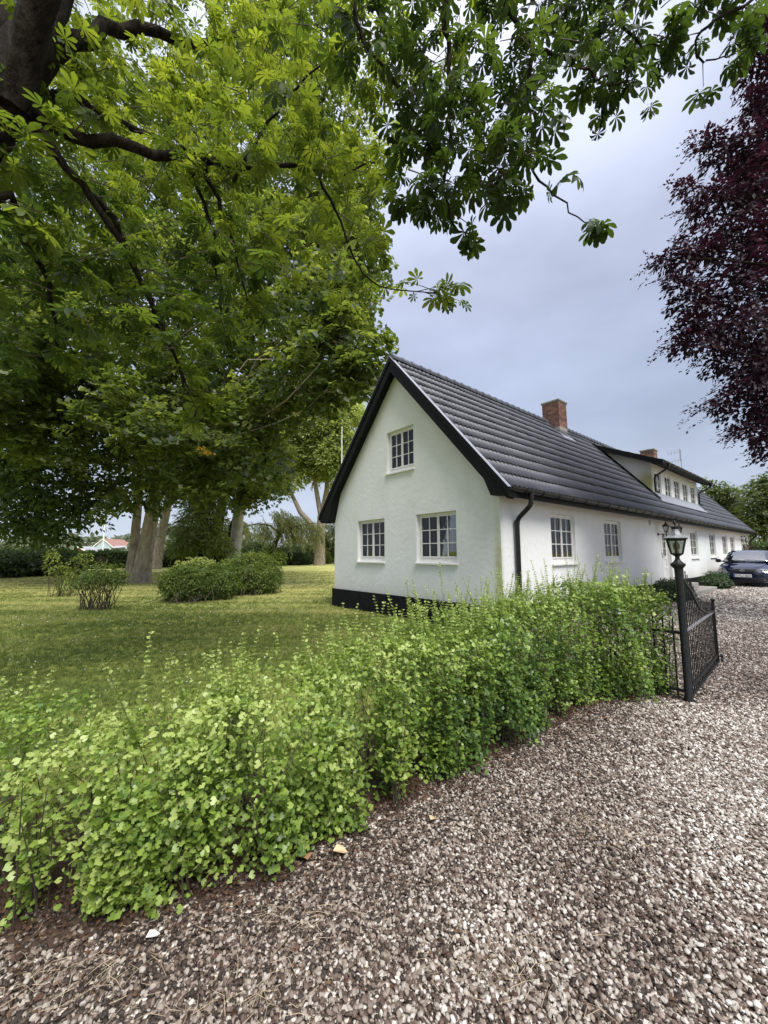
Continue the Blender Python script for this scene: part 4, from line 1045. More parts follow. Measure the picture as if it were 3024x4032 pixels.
def rnd(n): return RNG.random(n)
def rdir(n):
    v = RNG.normal(size=(n, 3)); return norm(v)
UP = np.array([0, 0, 1.0])
def sprays(blobs, dens, k, spr, leaf, flat=.8, shell=.55, droop=.25, tb=.45, hole=0.0):
    """blobs: (centre, radius or (rx,ry,rz)); sprays of k leaves through each blob. returns pos, frames, scale, tint, and spray centres"""
    P = []; D = []; Nn = []; Tn = []; SC = []
    for c, r in blobs:
        r = np.array([r] * 3 if np.isscalar(r) else r, float); c = np.asarray(c, float)
        m = max(3, int(dens * (r[0] * r[1] * r[2]) ** (2 / 3.0)))
        o = rdir(m); rad = shell + (1 - shell) * rnd(m) ** .6; rad *= 1 + .16 * np.sin(o[:, 0] * 5 + c[0]) * np.cos(o[:, 1] * 4 + c[1])
        sc = c + o * rad[:, None] * r
        if hole > 0:
            q = np.sin(sc[:, 0] * 2.1 / r[0] * 2 + c[2]) + np.sin(sc[:, 1] * 1.7 / r[1] * 2) + np.sin(sc[:, 2] * 2.3 / r[2] * 2 + c[0]); kp = q > -3 + hole * 3; sc, o = sc[kp], o[kp]; m = len(sc)
        if m == 0: continue
        sn = norm(o * (1 - flat) + UP * flat + RNG.normal(size=(m, 3)) * .25)
        a = norm(np.cross(sn, rdir(m))); b = np.cross(sn, a)
        kk = k
        t = rnd(m * kk).reshape(m, kk) * 2 * pi; rr = spr * np.sqrt(rnd(m * kk)).reshape(m, kk)
        off = a[:, None] * (rr * np.cos(t))[..., None] + b[:, None] * (rr * np.sin(t))[..., None]
        p = sc[:, None] + off - UP * (droop * rr ** 2 / spr)[..., None] + RNG.normal(size=(m, kk, 3)) * spr * .12
        d = norm(off) + o[:, None] * .5 - UP * .35 + RNG.normal(size=(m, kk, 3)) * .35
        nn = sn[:, None] + RNG.normal(size=(m, kk, 3)) * .38
        tn = tb + .22 * RNG.normal(size=(m, 1)) + .14 * RNG.normal(size=(m, kk)) + .12 * o[:, None, 2]
        P.append(p.reshape(-1, 3)); D.append(d.reshape(-1, 3)); Nn.append(nn.reshape(-1, 3)); Tn.append(tn.ravel()); SC.append(sc)
    P = np.concatenate(P); D = np.concatenate(D); Nn = np.concatenate(Nn); Tn = np.concatenate(Tn)
    s = leaf * (.7 + .6 * rnd(len(P)))
    return P, frames(D, Nn), s, Tn, np.concatenate(SC)

def limb_pts(a, b, n=6, wob=.08, sag=0.0):
    a, b = np.array(a, float), np.array(b, float); L = np.linalg.norm(b - a); t = np.linspace(0, 1, n)[:, None]
    p = a * (1 - t) + b * t + np.sin(t * pi) * RNG.normal(size=(1, 3)) * wob * L + RNG.normal(size=(n, 3)) * wob * .25 * L * np.sin(t * pi)
    p[:, 2] += sag * L * np.sin(t[:, 0] * pi); return p

def tree(name, label, cat, base, trunks, blobs, mat, T, leaf, bark, dens=9, k=14, spr=.6, group=None, limbs=None, shell=.5, flat=.75, tb=.45, droop=.25, nl=None, hole=0.0):
    """trunks: list of (points, radii). blobs: crown masses. limbs reach from the trunk tops into the masses"""
    root = empty(name, base); b0 = np.array(base, float); tag(root, label, cat, group)
    for pts, rad in trunks:
        mb = MB(); pts = np.array(pts, float)
        # resample with slight wobble, flare at the foot
        mb.tube([p - b0 for p in pts], rad, 12); smoothby(mb.build('trunk', bark, root), 60)
    P, fr, s, tn, sc = sprays(blobs, dens, k, spr, leaf, shell=shell, flat=flat, tb=tb, droop=droop, hole=hole)
    me = leafmesh('crown', T[0], T[1], P - b0, fr, s, tn, mat); o = link('crown', me, root); o['kind'] = 'stuff'
    nl = len(blobs) if nl is None else nl
    tops = [(np.array(p[-1], float), r[-1]) for p, r in trunks]
    for c, r in blobs[:nl]:
        tp, tr = min(tops, key=lambda q: np.linalg.norm(q[0] - c)); rr = r if np.isscalar(r) else min(r)
        pts = limb_pts(tp, c, 7, .06); mb = MB(); r0 = max(.02, tr * .62)
        mb.tube([p - b0 for p in pts], list(np.linspace(r0, max(.012, r0 * .2), 7)), 7, False)
        for q in range(4):
            st = pts[RNG.integers(2, 7)]; en = np.asarray(c) + rdir(1)[0] * rr * .8; mb.tube([p - b0 for p in limb_pts(st, en, 5, .1)], list(np.linspace(r0 * .35, .008, 5)), 5, False)
        smoothby(mb.build('limb', bark, root), 60)
    return root

# ------------------------------------------------------------------ FOREGROUND CHESTNUT
CB = np.array([-3.9, 2.7, 0.0])
ct = empty('chestnut_tree', CB); tag(ct, 'horse chestnut tree spreading limbs with big palmate leaves over the lawn edge and drive', 'tree')
def build_chestnut():
    limbs = []; twigs = MB()
    def P(*l): return [at(px, py, Y) for px, py, Y in l]
    T0 = np.array([-3.7, 2.85, 4.2])
    def add(pts, r0, r1, name='limb'):
        pts = [np.array(p, float) for p in pts]
        # smooth
        Q = [pts[0]]
        for i in range(len(pts) - 1):
            p0 = pts[max(i - 1, 0)]; p1 = pts[i]; p2 = pts[i + 1]; p3 = pts[min(i + 2, len(pts) - 1)]
            for t in (.25, .5, .75, 1.0):
                Q.append(.5 * ((2 * p1) + (-p0 + p2) * t + (2 * p0 - 5 * p1 + 4 * p2 - p3) * t * t + (-p0 + 3 * p1 - 3 * p2 + p3) * t ** 3))
        Q = np.array(Q); Q[1:-1] += RNG.normal(size=(len(Q) - 2, 3)) * min(.02, r0 * .5 + .004)
        mb = MB(); mb.tube([q - CB for q in Q], list(np.linspace(r0, r1, len(Q))), 8 if r0 > .03 else 6); smoothby(mb.build(name, M['bark'], ct), 60)
        limbs.append((Q, r0, r1)); return Q
    # trunk and heavy limbs (trunk stands just left of the picture)
    mb = MB(); tp = [(-3.95, 2.7, -.2), (-3.95, 2.7, .3), (-3.95, 2.72, 1.6), (-3.92, 2.78, 3.0), (-3.8, 2.85, 4.2), (-3.66, 3.0, 5.3), (-3.5, 3.3, 6.6), (-3.4, 3.6, 8.2)]
    mb.tube([np.array(p) - CB for p in tp], [.50, .42, .36, .34, .33, .27, .22, .15], 14); smoothby(mb.build('trunk', M['bark'], ct), 60)
    add([T0 + (-.0, 0, -.1)] + P((0, 215, 3.0), (60, 110, 3.1), (110, 0, 3.2), (150, -180, 3.3)), .20, .12)
    add([T0 + (0, 0, -.35)] + P((5, 248, 2.95), (150, 283, 3.2), (330, 328, 3.6), (430, 346, 3.85), (550, 358, 4.15), (640, 362, 4.35), (740, 375, 4.6), (830, 345, 4.8)), .074, .008)
    add([T0 + (0, 0, -.6)] + P((30, 268, 3.0), (150, 370, 3.25), (260, 520, 3.6), (330, 660, 4.0), (385, 800, 4.4), (420, 900, 4.7)), .046, .010)
    add(P((180, 395, 3.35), (250, 470, 3.6), (300, 590, 3.9), (350, 720, 4.3), (430, 860, 4.8)), .038, .010)
    add(P((430, 346, 3.85), (470, 430, 4.1), (505, 540, 4.4), (535, 650, 4.7)), .032, .008)
    add(P((505, 392, 4.0), (560, 290, 4.1), (640, 190, 4.2), (735, 108, 4.3)), .022, .008)
    add(P((690, 385, 4.5), (738, 480, 4.6), (762, 560, 4.75), (822, 618, 4.9), (950, 632, 5.0)), .018, .006)
    add(P((410, 350, 3.8), (450, 470, 4.2), (475, 620, 4.6), (480, 700, 4.9)), .025, .008)
    add([T0 + (.1, .1, .5)] + P((120, 130, 3.6), (260, 60, 4.1), (420, 95, 4.6), (560, 60, 5.0)), .11, .03)
    add([T0 + (.1, .1, .2)] + P((100, 210, 3.6), (240, 255, 4.2), (350, 300, 4.8), (420, 330, 5.4)), .07, .02)
    add([T0 + (-.1, .0, -.8)] + P((0, 420, 3.0), (60, 520, 3.3), (110, 640, 3.6), (130, 760, 4.0)), .04, .012)
    # overhead branch that hangs down on the right
    hub = np.array([-1.2, 2.4, 7.2])
    hubQ = add([(-3.1, 2.95, 5.2), (-2.4, 2.6, 6.5), hub, (-.1, 2.5, 7.3), (1.0, 2.8, 7.2), (2.2, 3.2, 6.9)], .12, .03)
    add([hub] + P((760, -120, 3.2), (770, 40, 3.3), (830, 150, 3.4), (870, 215, 3.45)), .035, .007)
    add([hub + (.4, 0, .05)] + P((960, -150, 3.1), (962, 30, 3.2), (968, 140, 3.25), (975, 290, 3.35), (958, 400, 3.4), (965, 455, 3.45), (1010, 515, 3.5)), .032, .006)
    add([np.array([.6, 2.65, 7.25])] + P((1060, -120, 3.2), (1100, 10, 3.25), (1140, 98, 3.3), (1200, 125, 3.35), (1290, 162, 3.4), (1360, 175, 3.5)), .034, .007)
    add(P((1150, 100, 3.3), (1138, 200, 3.35), (1120, 300, 3.4), (1150, 370, 3.45), (1215, 440, 3.5), (1275, 482, 3.5)), .022, .005)
    add(P((968, 140, 3.25), (1010, 240, 3.4), (1050, 330, 3.5), (1110, 415, 3.55)), .016, .005)
    add([np.array([1.3, 2.9, 7.1])] + P((1280, -80, 3.4), (1330, 30, 3.45), (1390, 90, 3.5), (1440, 110, 3.5)), .028, .006)
    add([np.array([2.2, 3.2, 6.9])] + P((1620, -20, 3.5), (1545, 45, 3.5), (1500, 90, 3.5), (1530, 130, 3.5), (1590, 115, 3.5)), .022, .005)
    add(P((830, 150, 3.4), (905, 260, 3.5), (935, 370, 3.55), (925, 440, 3.6)), .014, .005)
    # ---- leaves
    LP = []; LD = []; LN = []; LS = []; LT = []; LV = []
    def cluster(p, d, n, size, tint, droopy):
        d = np.asarray(d, float); d /= np.linalg.norm(d) + 1e-9
        for i in range(n):
            a = rdir(1)[0]; dd = d * .55 + a * .8; dd[2] = dd[2] * .5 - .05 - .35 * droopy; dd /= np.linalg.norm(dd)
            nn = UP * 1.0 + RNG.normal(size=3) * (.28 + .1 * droopy) + d * .1
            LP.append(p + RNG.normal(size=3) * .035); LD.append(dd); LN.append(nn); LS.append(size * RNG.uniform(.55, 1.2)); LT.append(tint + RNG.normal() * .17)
            LV.append(min(2, max(0, int(RNG.normal(.55 + 1.35 * droopy, .5)))))
    tw = twigs
    def twig(p, d, L, n, size, tint, droopy):
        q = p + d * L + np.array([0, 0, -.12 * L]); tw.tube([p - CB, (p + q) / 2 - CB + np.array([0, 0, .03 * L]), q - CB], [.006, .0045, .003], 4, False)
        cluster(q, d, n, size, tint, droopy)
        if L > .3: cluster((p + q) / 2, d, 2, size * .9, tint, droopy)
    for li, (Q, r0, r1) in enumerate(limbs):
        if li in (0,): continue
        hang = li >= 12
        seg = np.linalg.norm(np.diff(Q, axis=0), axis=1); L = seg.sum(); cum = np.concatenate([[0], np.cumsum(seg)])
        if li == 11: continue
        n = int(L * (6.5 if hang else 7.0))
        for t in np.sort(rnd(n)) ** .8 * L:
            i = min(len(seg) - 1, int(np.searchsorted(cum, t) - 1)); i = max(i, 0); f = (t - cum[i]) / max(seg[i], 1e-6)
            p = Q[i] * (1 - f) + Q[i + 1] * f
            ax = norm(Q[i + 1] - Q[i]); d = norm(rdir(1)[0] + ax * .4); d[2] = abs(d[2]) * .25 - (.15 if hang else .0); d = norm(d)
            if hang: twig(p, d, RNG.uniform(.12, .30), 3, RNG.uniform(.14, .20), .14, .72)  # hanging leaves tinted dark to stand as silhouettes against the sky
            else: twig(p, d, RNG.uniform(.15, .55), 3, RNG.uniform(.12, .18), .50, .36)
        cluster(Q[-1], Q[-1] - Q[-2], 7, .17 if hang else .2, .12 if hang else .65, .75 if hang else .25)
    # leafy fill; region tints paint the backlit middle, shaded left and dark silhouettes
    def fill(poly, n, Y0, Y1, tint, size, droopy, k=3):
        poly = np.array(poly, float); lo, hi = poly.min(0), poly.max(0); c = 0
        while c < n:
            x, y = RNG.uniform(lo[0], hi[0]), RNG.uniform(lo[1], hi[1])
            ins = False; j = len(poly) - 1
            for i in range(len(poly)):
                if (poly[i][1] > y) != (poly[j][1] > y) and x < (poly[j][0] - poly[i][0]) * (y - poly[i][1]) / (poly[j][1] - poly[i][1]) + poly[i][0]: ins = not ins
                j = i
            if not ins: continue
            c += 1; Y = RNG.uniform(Y0, Y1); p = at(x, y, Y); d = norm(rdir(1)[0] * (1, 1, .3)); twig(p, d, RNG.uniform(.1, .35), k, size * RNG.uniform(.85, 1.15), tint, droopy)
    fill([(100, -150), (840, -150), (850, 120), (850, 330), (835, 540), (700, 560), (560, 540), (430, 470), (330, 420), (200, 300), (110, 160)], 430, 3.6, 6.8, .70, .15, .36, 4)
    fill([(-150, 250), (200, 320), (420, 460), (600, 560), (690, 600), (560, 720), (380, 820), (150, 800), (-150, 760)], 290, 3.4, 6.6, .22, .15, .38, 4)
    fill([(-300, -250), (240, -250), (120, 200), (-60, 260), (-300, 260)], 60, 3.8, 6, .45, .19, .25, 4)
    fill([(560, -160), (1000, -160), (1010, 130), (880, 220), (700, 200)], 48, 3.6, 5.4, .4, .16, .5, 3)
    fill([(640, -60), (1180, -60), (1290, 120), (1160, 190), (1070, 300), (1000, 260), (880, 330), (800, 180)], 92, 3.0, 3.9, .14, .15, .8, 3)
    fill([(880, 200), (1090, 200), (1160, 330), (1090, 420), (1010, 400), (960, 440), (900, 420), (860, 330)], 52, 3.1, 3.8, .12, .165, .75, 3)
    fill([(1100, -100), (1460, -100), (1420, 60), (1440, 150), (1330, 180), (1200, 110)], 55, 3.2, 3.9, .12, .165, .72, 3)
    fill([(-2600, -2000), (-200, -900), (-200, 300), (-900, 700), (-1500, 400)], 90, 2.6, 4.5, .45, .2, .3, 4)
    p_, d_, n_, s_, t_, v_ = map(np.array, (LP, LD, LN, LS, LT, LV))
    fr = frames(d_, n_)
    o = tw.build('twigs', M['twig'], ct); o['kind'] = 'stuff'
    # the 300 leaves that show largest become leaf objects, the rest one mass
    dist = np.linalg.norm(p_ - np.array([0, 0, CAM_H]), axis=1)
    dv = p_ - np.array([0, 0, CAM_H]); zc = dv @ np.array(_F); u = (dv @ np.array(_R2)) / zc; v = (dv @ np.array(_U2)) / zc
    vis = (np.abs(u) < .97) & (np.abs(v) < 1.28) & (zc > 0)
    order = np.argsort(np.where(vis, dist, 1e9))[:300]; sel = np.zeros(len(p_), bool); sel[order] = True
    LM = []
    for vv in range(3):
        for tt in (.15, .4, .7):
            me = leafmesh('leaf', T_CH[vv][0], T_CH[vv][1], np.zeros((1, 3)), np.eye(3)[None], np.ones(1), np.array([tt]), M['chestnut']); LM.append(me)
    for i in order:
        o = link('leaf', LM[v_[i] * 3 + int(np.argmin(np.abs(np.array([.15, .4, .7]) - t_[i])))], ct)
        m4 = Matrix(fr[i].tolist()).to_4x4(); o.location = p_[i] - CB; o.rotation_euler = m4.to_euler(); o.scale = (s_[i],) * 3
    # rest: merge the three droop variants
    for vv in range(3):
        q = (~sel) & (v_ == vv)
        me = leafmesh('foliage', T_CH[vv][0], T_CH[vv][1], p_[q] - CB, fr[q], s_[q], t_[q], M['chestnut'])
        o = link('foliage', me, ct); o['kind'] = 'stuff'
    print('chestnut leaves', len(p_))
build_chestnut()

# ------------------------------------------------------------------ TREES BEHIND
def BL(l):  # (px,py,Y,r) -> blobs
    out_ = []
    for e in l:
        out_.append((at(e[0], e[1], e[2]), e[3] if len(e) == 4 else e[3:6]))
    return out_
# big sycamore on the lawn (twin trunk)
syb = np.array([-13.4, 21.8, 0])
def tr(*l): return [np.array(p) for p in l]
sy_tr = [([(-13.2, 21.6, -.1), (-13.15, 21.6, .25), (-13.1, 21.6, .8), (-13.02, 21.6, 1.6), (-12.72, 21.6, 3.9), (-12.2, 21.3, 7.5)], [.66, .52, .44, .40, .35, .26]),
         ([(-14.0, 21.8, -.1), (-13.9, 21.8, .25), (-13.82, 21.8, .8), (-13.78, 21.8, 1.6), (-13.76, 21.9, 3.9), (-13.9, 22.2, 8.0)], [.50, .37, .30, .25, .21, .16]),
         ([(-13.7, 22.4, -.1), (-13.6, 22.5, 1.5), (-13.25, 22.7, 3.6), (-12.9, 23.2, 7.5)], [.4, .24, .18, .12])]
sy_bl = BL([(300, 930, 20, 2.6), (420, 1000, 18, 2.0), (230, 1010, 21, 2.0), (520, 960, 17, 2.2), (590, 870, 17, 1.9), (680, 800, 15.5, 2.1), (745, 745, 15, 1.7), (770, 815, 14.5, 1.0),
            (700, 660, 16, 2.4), (760, 640, 17, 1.5), (600, 720, 18, 2.8), (500, 820, 19, 2.6), (400, 850, 20, 2.7), (300, 780, 21, 3.0), (180, 850, 19, 2.5), (90, 780, 18, 2.5), (40, 900, 17, 2.2),
            (480, 640, 20, 3.0), (620, 560, 20, 3.0), (720, 540, 19, 2.4), (780, 560, 20, 1.8), (350, 600, 22, 3.2), (200, 620, 22, 3.2), (80, 600, 20, 3.0), (500, 450, 23, 3.4), (650, 420, 23, 3.2), (740, 420, 22, 2.6), (330, 420, 24, 3.4), (150, 420, 24, 3.4),
            (600, 250, 26, 3.6), (720, 250, 26, 3.0), (420, 230, 27, 3.6), (240, 200, 27, 3.6), (560, 90, 29, 3.6), (700, 80, 29, 3.2), (580, 1010, 22, 1.6), (340, 1050, 19, 1.3), (460, 1060, 17.5, 1.0), (260, 1085, 18, .8), (800, 800, 14.5, .8), (60, 700, 15, 1.8), (160, 720, 16, 1.8), (250, 880, 16, 1.7), (20, 830, 15.5, 1.8), (130, 940, 17, 1.5), (340, 930, 16, 1.5), (-60, 560, 16, 2.2)])
tree('sycamore_tree', 'huge sycamore with twin grey trunk in the middle of the lawn', 'tree', syb, sy_tr, sy_bl, M['maple'], T_MAP4, .145, M['bark_grey'], dens=21, k=22, spr=.5, nl=24, tb=.44, shell=.3, hole=.30)
# dark tree hanging low at the far left
db = np.array([-25.5, 24.0, 0])
tree('dark_tree', 'dark tree whose low boughs almost reach the hedge at the left edge', 'tree', db, [([(-25.5, 24, -.1), (-25.4, 24, 2.5), (-25, 24, 6), (-24.8, 23.8, 9)], [.45, .36, .3, .2])],
     BL([(-30, 960, 21, 2.6), (60, 990, 21, 2.4), (130, 1040, 20.5, 1.8), (170, 1100, 20.5, 1.2), (100, 1110, 21, 1.5), (20, 1090, 21, 1.9), (-80, 1080, 22, 2.4), (60, 1150, 21.5, .9), (140, 1145, 21, .7), (-100, 850, 23, 3.2), (0, 780, 24, 3.0), (210, 1060, 20.5, .7)]), M['darkleaf'], T_OV4, .27, M['bark'], dens=24, k=22, spr=.55, nl=8, tb=.75, shell=.4)
# slender trunk just right of the sycamore
tree('slender_tree', 'slender dark-stemmed tree close behind the right side of the twin trunk', 'tree', (-23.9, 41.7, 0), [([(-23.9, 41.7, -.1), (-23.6, 41.7, 3), (-23.0, 41.7, 7), (-22.6, 41.7, 11)], [.55, .45, .42, .3])],
     BL([(360, 1010, 41, 3.5), (400, 930, 41, 3.6), (330, 900, 42, 4.0)]), M['maple'], T_MAPF, .24, M['bark_grey'], dens=14, k=22, spr=1.0, nl=3, tb=.5)
# conifer
cb = at(432, 1175, 30); cb[2] = 0
cbl = []
for i in range(16):
    z = 1.9 + i * .42; r = 2.0 * (1 - i / 19) + .25
    for j in range(5): t = 2 * pi * j / 5 + i * 1.7; cbl.append((cb + (cos(t) * r * .62, sin(t) * r * .62, z), (r * .5, r * .5, .30)))
tree('conifer_tree', 'feathery green conifer between the trunks on the lawn', 'tree', cb, [([cb + (0, 0, -.1), cb + (0, 0, 4), cb + (.1, 0, 9)], [.26, .2, .05])], cbl, M['conifer'], T_LANCE, .42, M['bark'], dens=24, k=14, tb=.75, spr=.42, nl=0, flat=.6, droop=.9)
# pale straight trunk
pb = at(506, 1190, 33); pb[2] = 0
tree('pale_trunk_tree', 'tree with a pale straight trunk rising behind the round clipped bush', 'tree', pb, [([pb + (0, 0, -.1), pb + (.1, 0, 2.5), pb + (.35, 0, 6), pb + (.5, 0, 10)], [.55, .46, .42, .3])],
     BL([(520, 990, 32, 2.5), (560, 1030, 32, 1.9), (585, 970, 33, 1.6), (470, 1010, 31, 2.0), (545, 1080, 32, .9), (480, 900, 34, 3)]), M['maple'], T_MAPF, .22, M['bark_pale'], dens=24, k=22, spr=.8, nl=5, tb=.5)
kb = at(468, 1195, 36); kb[2] = 0
tree('dark_trunk_tree', 'dark trunked tree half hidden by the conifer', 'tree', kb, [([kb + (0, 0, -.1), kb + (-.1, 0, 3), kb + (.4, 0, 7)], [.6, .5, .36]), ([kb + (.8, 0, -.1), kb + (1.1, 0, 3), kb + (2.2, 0, 7)], [.35, .3, .2])],
     BL([(450, 1010, 36, 2.6), (500, 1050, 36, 2.0), (420, 960, 37, 3.2)]), M['darkleaf'], T_OV4, .34, M['bark'], dens=22, k=20, spr=.8, nl=3)
# tall pale green ash by the flagpole
ab = at(690, 1185, 52); ab[2] = 0
tree('ash_tree', 'airy pale green tree with forking stems left of the gable', 'tree', ab,
     [([ab + (0, 0, -.1), ab + (.1, 0, 3), ab + (.2, 0, 6.5)], [.8, .62, .5]), ([ab + (.2, 0, 4), ab + (-2.6, 0, 7), ab + (-4.6, 0, 11)], [.4, .32, .18]), ([ab + (.2, 0, 6), ab + (.9, 0, 10), ab + (1.0, 0, 15)], [.4, .33, .18]), ([ab + (.2, 0, 6), ab + (-.7, 0, 11), ab + (-1.6, 0, 15)], [.35, .28, .15]), ([ab + (2.4, 0, -.1), ab + (2.7, 0, 5), ab + (3.6, 0, 10)], [.5, .42, .25])],
     BL([(700, 930, 52, 3.6), (740, 900, 52, 2.6), (660, 920, 52, 3.4), (620, 960, 52, 3.0), (720, 980, 51, 2.6), (680, 1000, 53, 2.4), (760, 960, 51, 2.0), (640, 1020, 52, 2.0), (700, 860, 53, 3.2), (650, 870, 54, 3.6), (600, 900, 54, 3.2), (735, 1040, 51, 1.3), (770, 890, 54, 1.7), (610, 1050, 52, 1.3), (700, 1010, 52, 1.8), (660, 980, 52, 2.4), (745, 1000, 51, 1.7), (590, 1000, 53, 2.0)]), M['paletree'], T_OV4, .44, M['bark_grey'], dens=18, k=20, spr=.95, nl=9, shell=.3, tb=.55)
# weeping willow
wb = at(585, 1190, 50); wb[2] = 0
def willow():
    root = empty('willow_tree', wb); tag(root, 'weeping willow trailing branches over the shrubs left of the house', 'tree')
    mb = MB(); mb.tube([np.array(p) for p in ((0, 0, -.1), (.2, 0, 2), (1.0, 0, 4.0))], [.4, .34, .28], 9); smoothby(mb.build('trunk', M['bark'], root), 60)
    arms = [(at(540, 1140, 50), at(600, 1105, 50)), (at(600, 1150, 50), at(640, 1115, 50)), (at(620, 1150, 50), at(680, 1130, 50)), (at(560, 1150, 50), at(520, 1140, 50))]
    P = []; D = []; 
    for (a, b) in arms:
        for c in (b,):
            pts = limb_pts(np.array((1.0, 0, 4.0)), b - wb, 7, .05, .12); m_ = MB(); m_.tube(pts, list(np.linspace(.2, .04, 7)), 6); m_.build('limb', M['bark'], root)
            for i in range(70):
                s0 = pts[RNG.integers(2, 7)] + RNG.normal(size=3) * (.9, .9, .25); L = RNG.uniform(1.4, 3.4)
                n = 46; t = np.linspace(0, 1, n)[:, None]
                q = s0 + t * np.array([.55 + RNG.normal() * .3, RNG.normal() * .3, -L]) + np.sin(t * 2.2) * np.array([.5, 0, .12]) + RNG.normal(size=(n, 3)) * .05
                P.append(q); D.append(np.tile([[.25, 0, -1]], (n, 1)) + RNG.normal(size=(n, 3)) * .4)
    P = np.concatenate(P); D = np.concatenate(D); n = len(P)
    me = leafmesh('crown', *T_LANCE, P, frames(D, rdir(n)), .30 * (.7 + .6 * rnd(n)), .5 + .2 * RNG.normal(size=n), M['willow']); o = link('crown', me, root); o['kind'] = 'stuff'
willow()
M['farright'] = leafmat('garden_tree_leaf', [(0, (.04, .06, .022)), (.5, (.085, .115, .04)), (1, (.15, .18, .07))], (2.0, 1.9, 1.1), .42, .5)
# trees beyond the far end of the house
for nm, lb, px, Y, bl in (('garden_tree', 'bright green tree rising just beyond the far end of the tiled roof', 1568, 46, [(1548, 1072, 46, 1.6), (1572, 1082, 46, 1.8), (1590, 1108, 46, 1.5), (1602, 1135, 46, 1.0), (1550, 1095, 47, 1.8), (1538, 1052, 47, .9)]),
                         ('roadside_tree', 'darker tree leaning in at the right edge above the parked car', 1690, 40, [(1655, 1095, 40, 2.2), (1645, 1130, 40, 1.5), (1690, 1065, 40, 2.6), (1632, 1115, 40, .9), (1695, 1130, 40, 2.2), (1665, 1055, 41, 1.5)])):
    b_ = at(px, 1192, Y); b_[2] = 0
    tree(nm, lb, 'tree', b_, [([b_ + (0, 0, -.1), b_ + (0, 0, 3), b_ + (.2, 0, 5.5)], [.35, .28, .2])], BL(bl), M['farright'], T_OV4, .36, M['bark'], dens=24, k=20, spr=.8, nl=4, shell=.35, tb=.4)

# copper beech at the right
bb = np.array([10.2, 6.2, 0])
def beech():
    bl = BL([(1640, 130, 7, .5), (1670, 60, 7, .6), (1650, 210, 7, .5), (1625, 70, 7, .22), (1650, 10, 7, .4), (1670, 220, 7, .7), (1600, 330, 7, .55), (1550, 320, 7, .42), (1505, 305, 7, .28), (1650, 330, 7.3, .8), (1590, 400, 7, .62), (1530, 430, 7, .46), (1490, 450, 7, .30), (1470, 400, 7, .18), (1650, 470, 7.3, .85), (1570, 510, 7, .62), (1500, 530, 7, .48), (1450, 545, 7, .30),
             (1420, 560, 7, .18), (1640, 590, 7.3, .85), (1560, 610, 7, .62), (1490, 640, 7, .48), (1455, 600, 7, .28), (1640, 700, 7.3, .8), (1570, 700, 7, .62), (1500, 720, 7, .46), (1460, 740, 7, .26), (1480, 690, 7, .3), (1640, 790, 7.2, .65), (1600, 800, 7, .5), (1545, 770, 7, .35), (1630, 860, 7, .5), (1570, 860, 7, .34), (1530, 875, 7, .2), (1650, 920, 7, .42),
             (1610, 910, 7, .26), (1580, 930, 7, .16), (1650, 965, 7, .24), (1740, 300, 7.6, 1.2), (1760, 520, 7.6, 1.2), (1760, 720, 7.6, 1.1), (1740, 880, 7.4, .8), (1760, 100, 7.6, 1.2), (1850, 400, 8, 1.6), (1900, 700, 8, 1.6), (1870, 100, 8, 1.6)])
    bl = [(c + (.14 if i < 38 else 0, 0, 0), r * (.88 if i < 38 else 1)) for i, (c, r) in enumerate(bl)]
    root = empty('copper_beech', bb); tag(root, 'dark purple copper beech leaning into the right edge above the drive', 'tree')
    mb = MB(); mb.tube([(0, 0, -.2), (0, 0, .4), (0, .1, 3), (-.2, .2, 7), (-.3, .2, 11), (-.2, .2, 14)], [.5, .38, .33, .27, .18, .08], 12); smoothby(mb.build('trunk', M['bark'], root), 60)
    P, fr, s, tn, sc = sprays(bl, 160, 20, .17, .096, flat=.55, shell=.2, droop=.6, tb=.45, hole=.40)
    me = leafmesh('crown', *T_OV4, P - bb, fr, s, tn, M['beech']); o = link('crown', me, root); o['kind'] = 'stuff'
    for c, r in bl:
        tz = max(1.8, c[2] - 1.6); tp = np.array([-.15, .15, min(tz, 12)]); m_ = MB(); pts = limb_pts(tp, c - bb, 7, .04, .05); m_.tube(pts, list(np.linspace(.05, .006, 7)), 5); m_.build('limb', M['bark'], root)
    # leafy tips pointing out to the left and down
    P2 = []; D2 = []
    for c, r in bl[:38]:
        for k in range(16):
            d = norm(np.array([-1.0, RNG.normal() * .5, RNG.uniform(-.75, .45)])); st = c + norm(rdir(1)[0]) * r * .7; L = RNG.uniform(.15, .55)
            n = int(L / .028); t = np.linspace(0, 1, n)[:, None]; q = st + d * L * t + np.array([0, 0, -.22 * L]) * t ** 2
            P2.append(q + RNG.normal(size=(n, 3)) * .016); sgn = np.where(np.arange(n) % 2, 1, -1)[:, None]; D2.append(d * .7 + np.cross(d, UP) * sgn * .7 + RNG.normal(size=(n, 3)) * .25)
    P2 = np.concatenate(P2); D2 = np.concatenate(D2); n = len(P2)
    me = leafmesh('leaf_sprays', *T_OV4, P2 - bb, frames(D2, UP + RNG.normal(size=(n, 3)) * .4), .062 * (.7 + .6 * rnd(n)), .5 + .2 * RNG.normal(size=n), M['beech']); o = link('leaf_sprays', me, root); o['kind'] = 'stuff'
beech()

# ------------------------------------------------------------------ HEDGES AND SHRUBS
def volume_leaves(fn_pts, n, T, leaf, mat, name, parent, b0, tb=.45, up=.5, tsd=.2):
    P, O = fn_pts(n); n = len(P)
    d = O * .6 + rdir(n) * .8 - UP * .15; nn = O * .7 + UP * up + RNG.normal(size=(n, 3)) * .45
    return P, frames(d, nn), leaf * (.6 + .8 * rnd(n)), tb + tsd * RNG.normal(size=n)

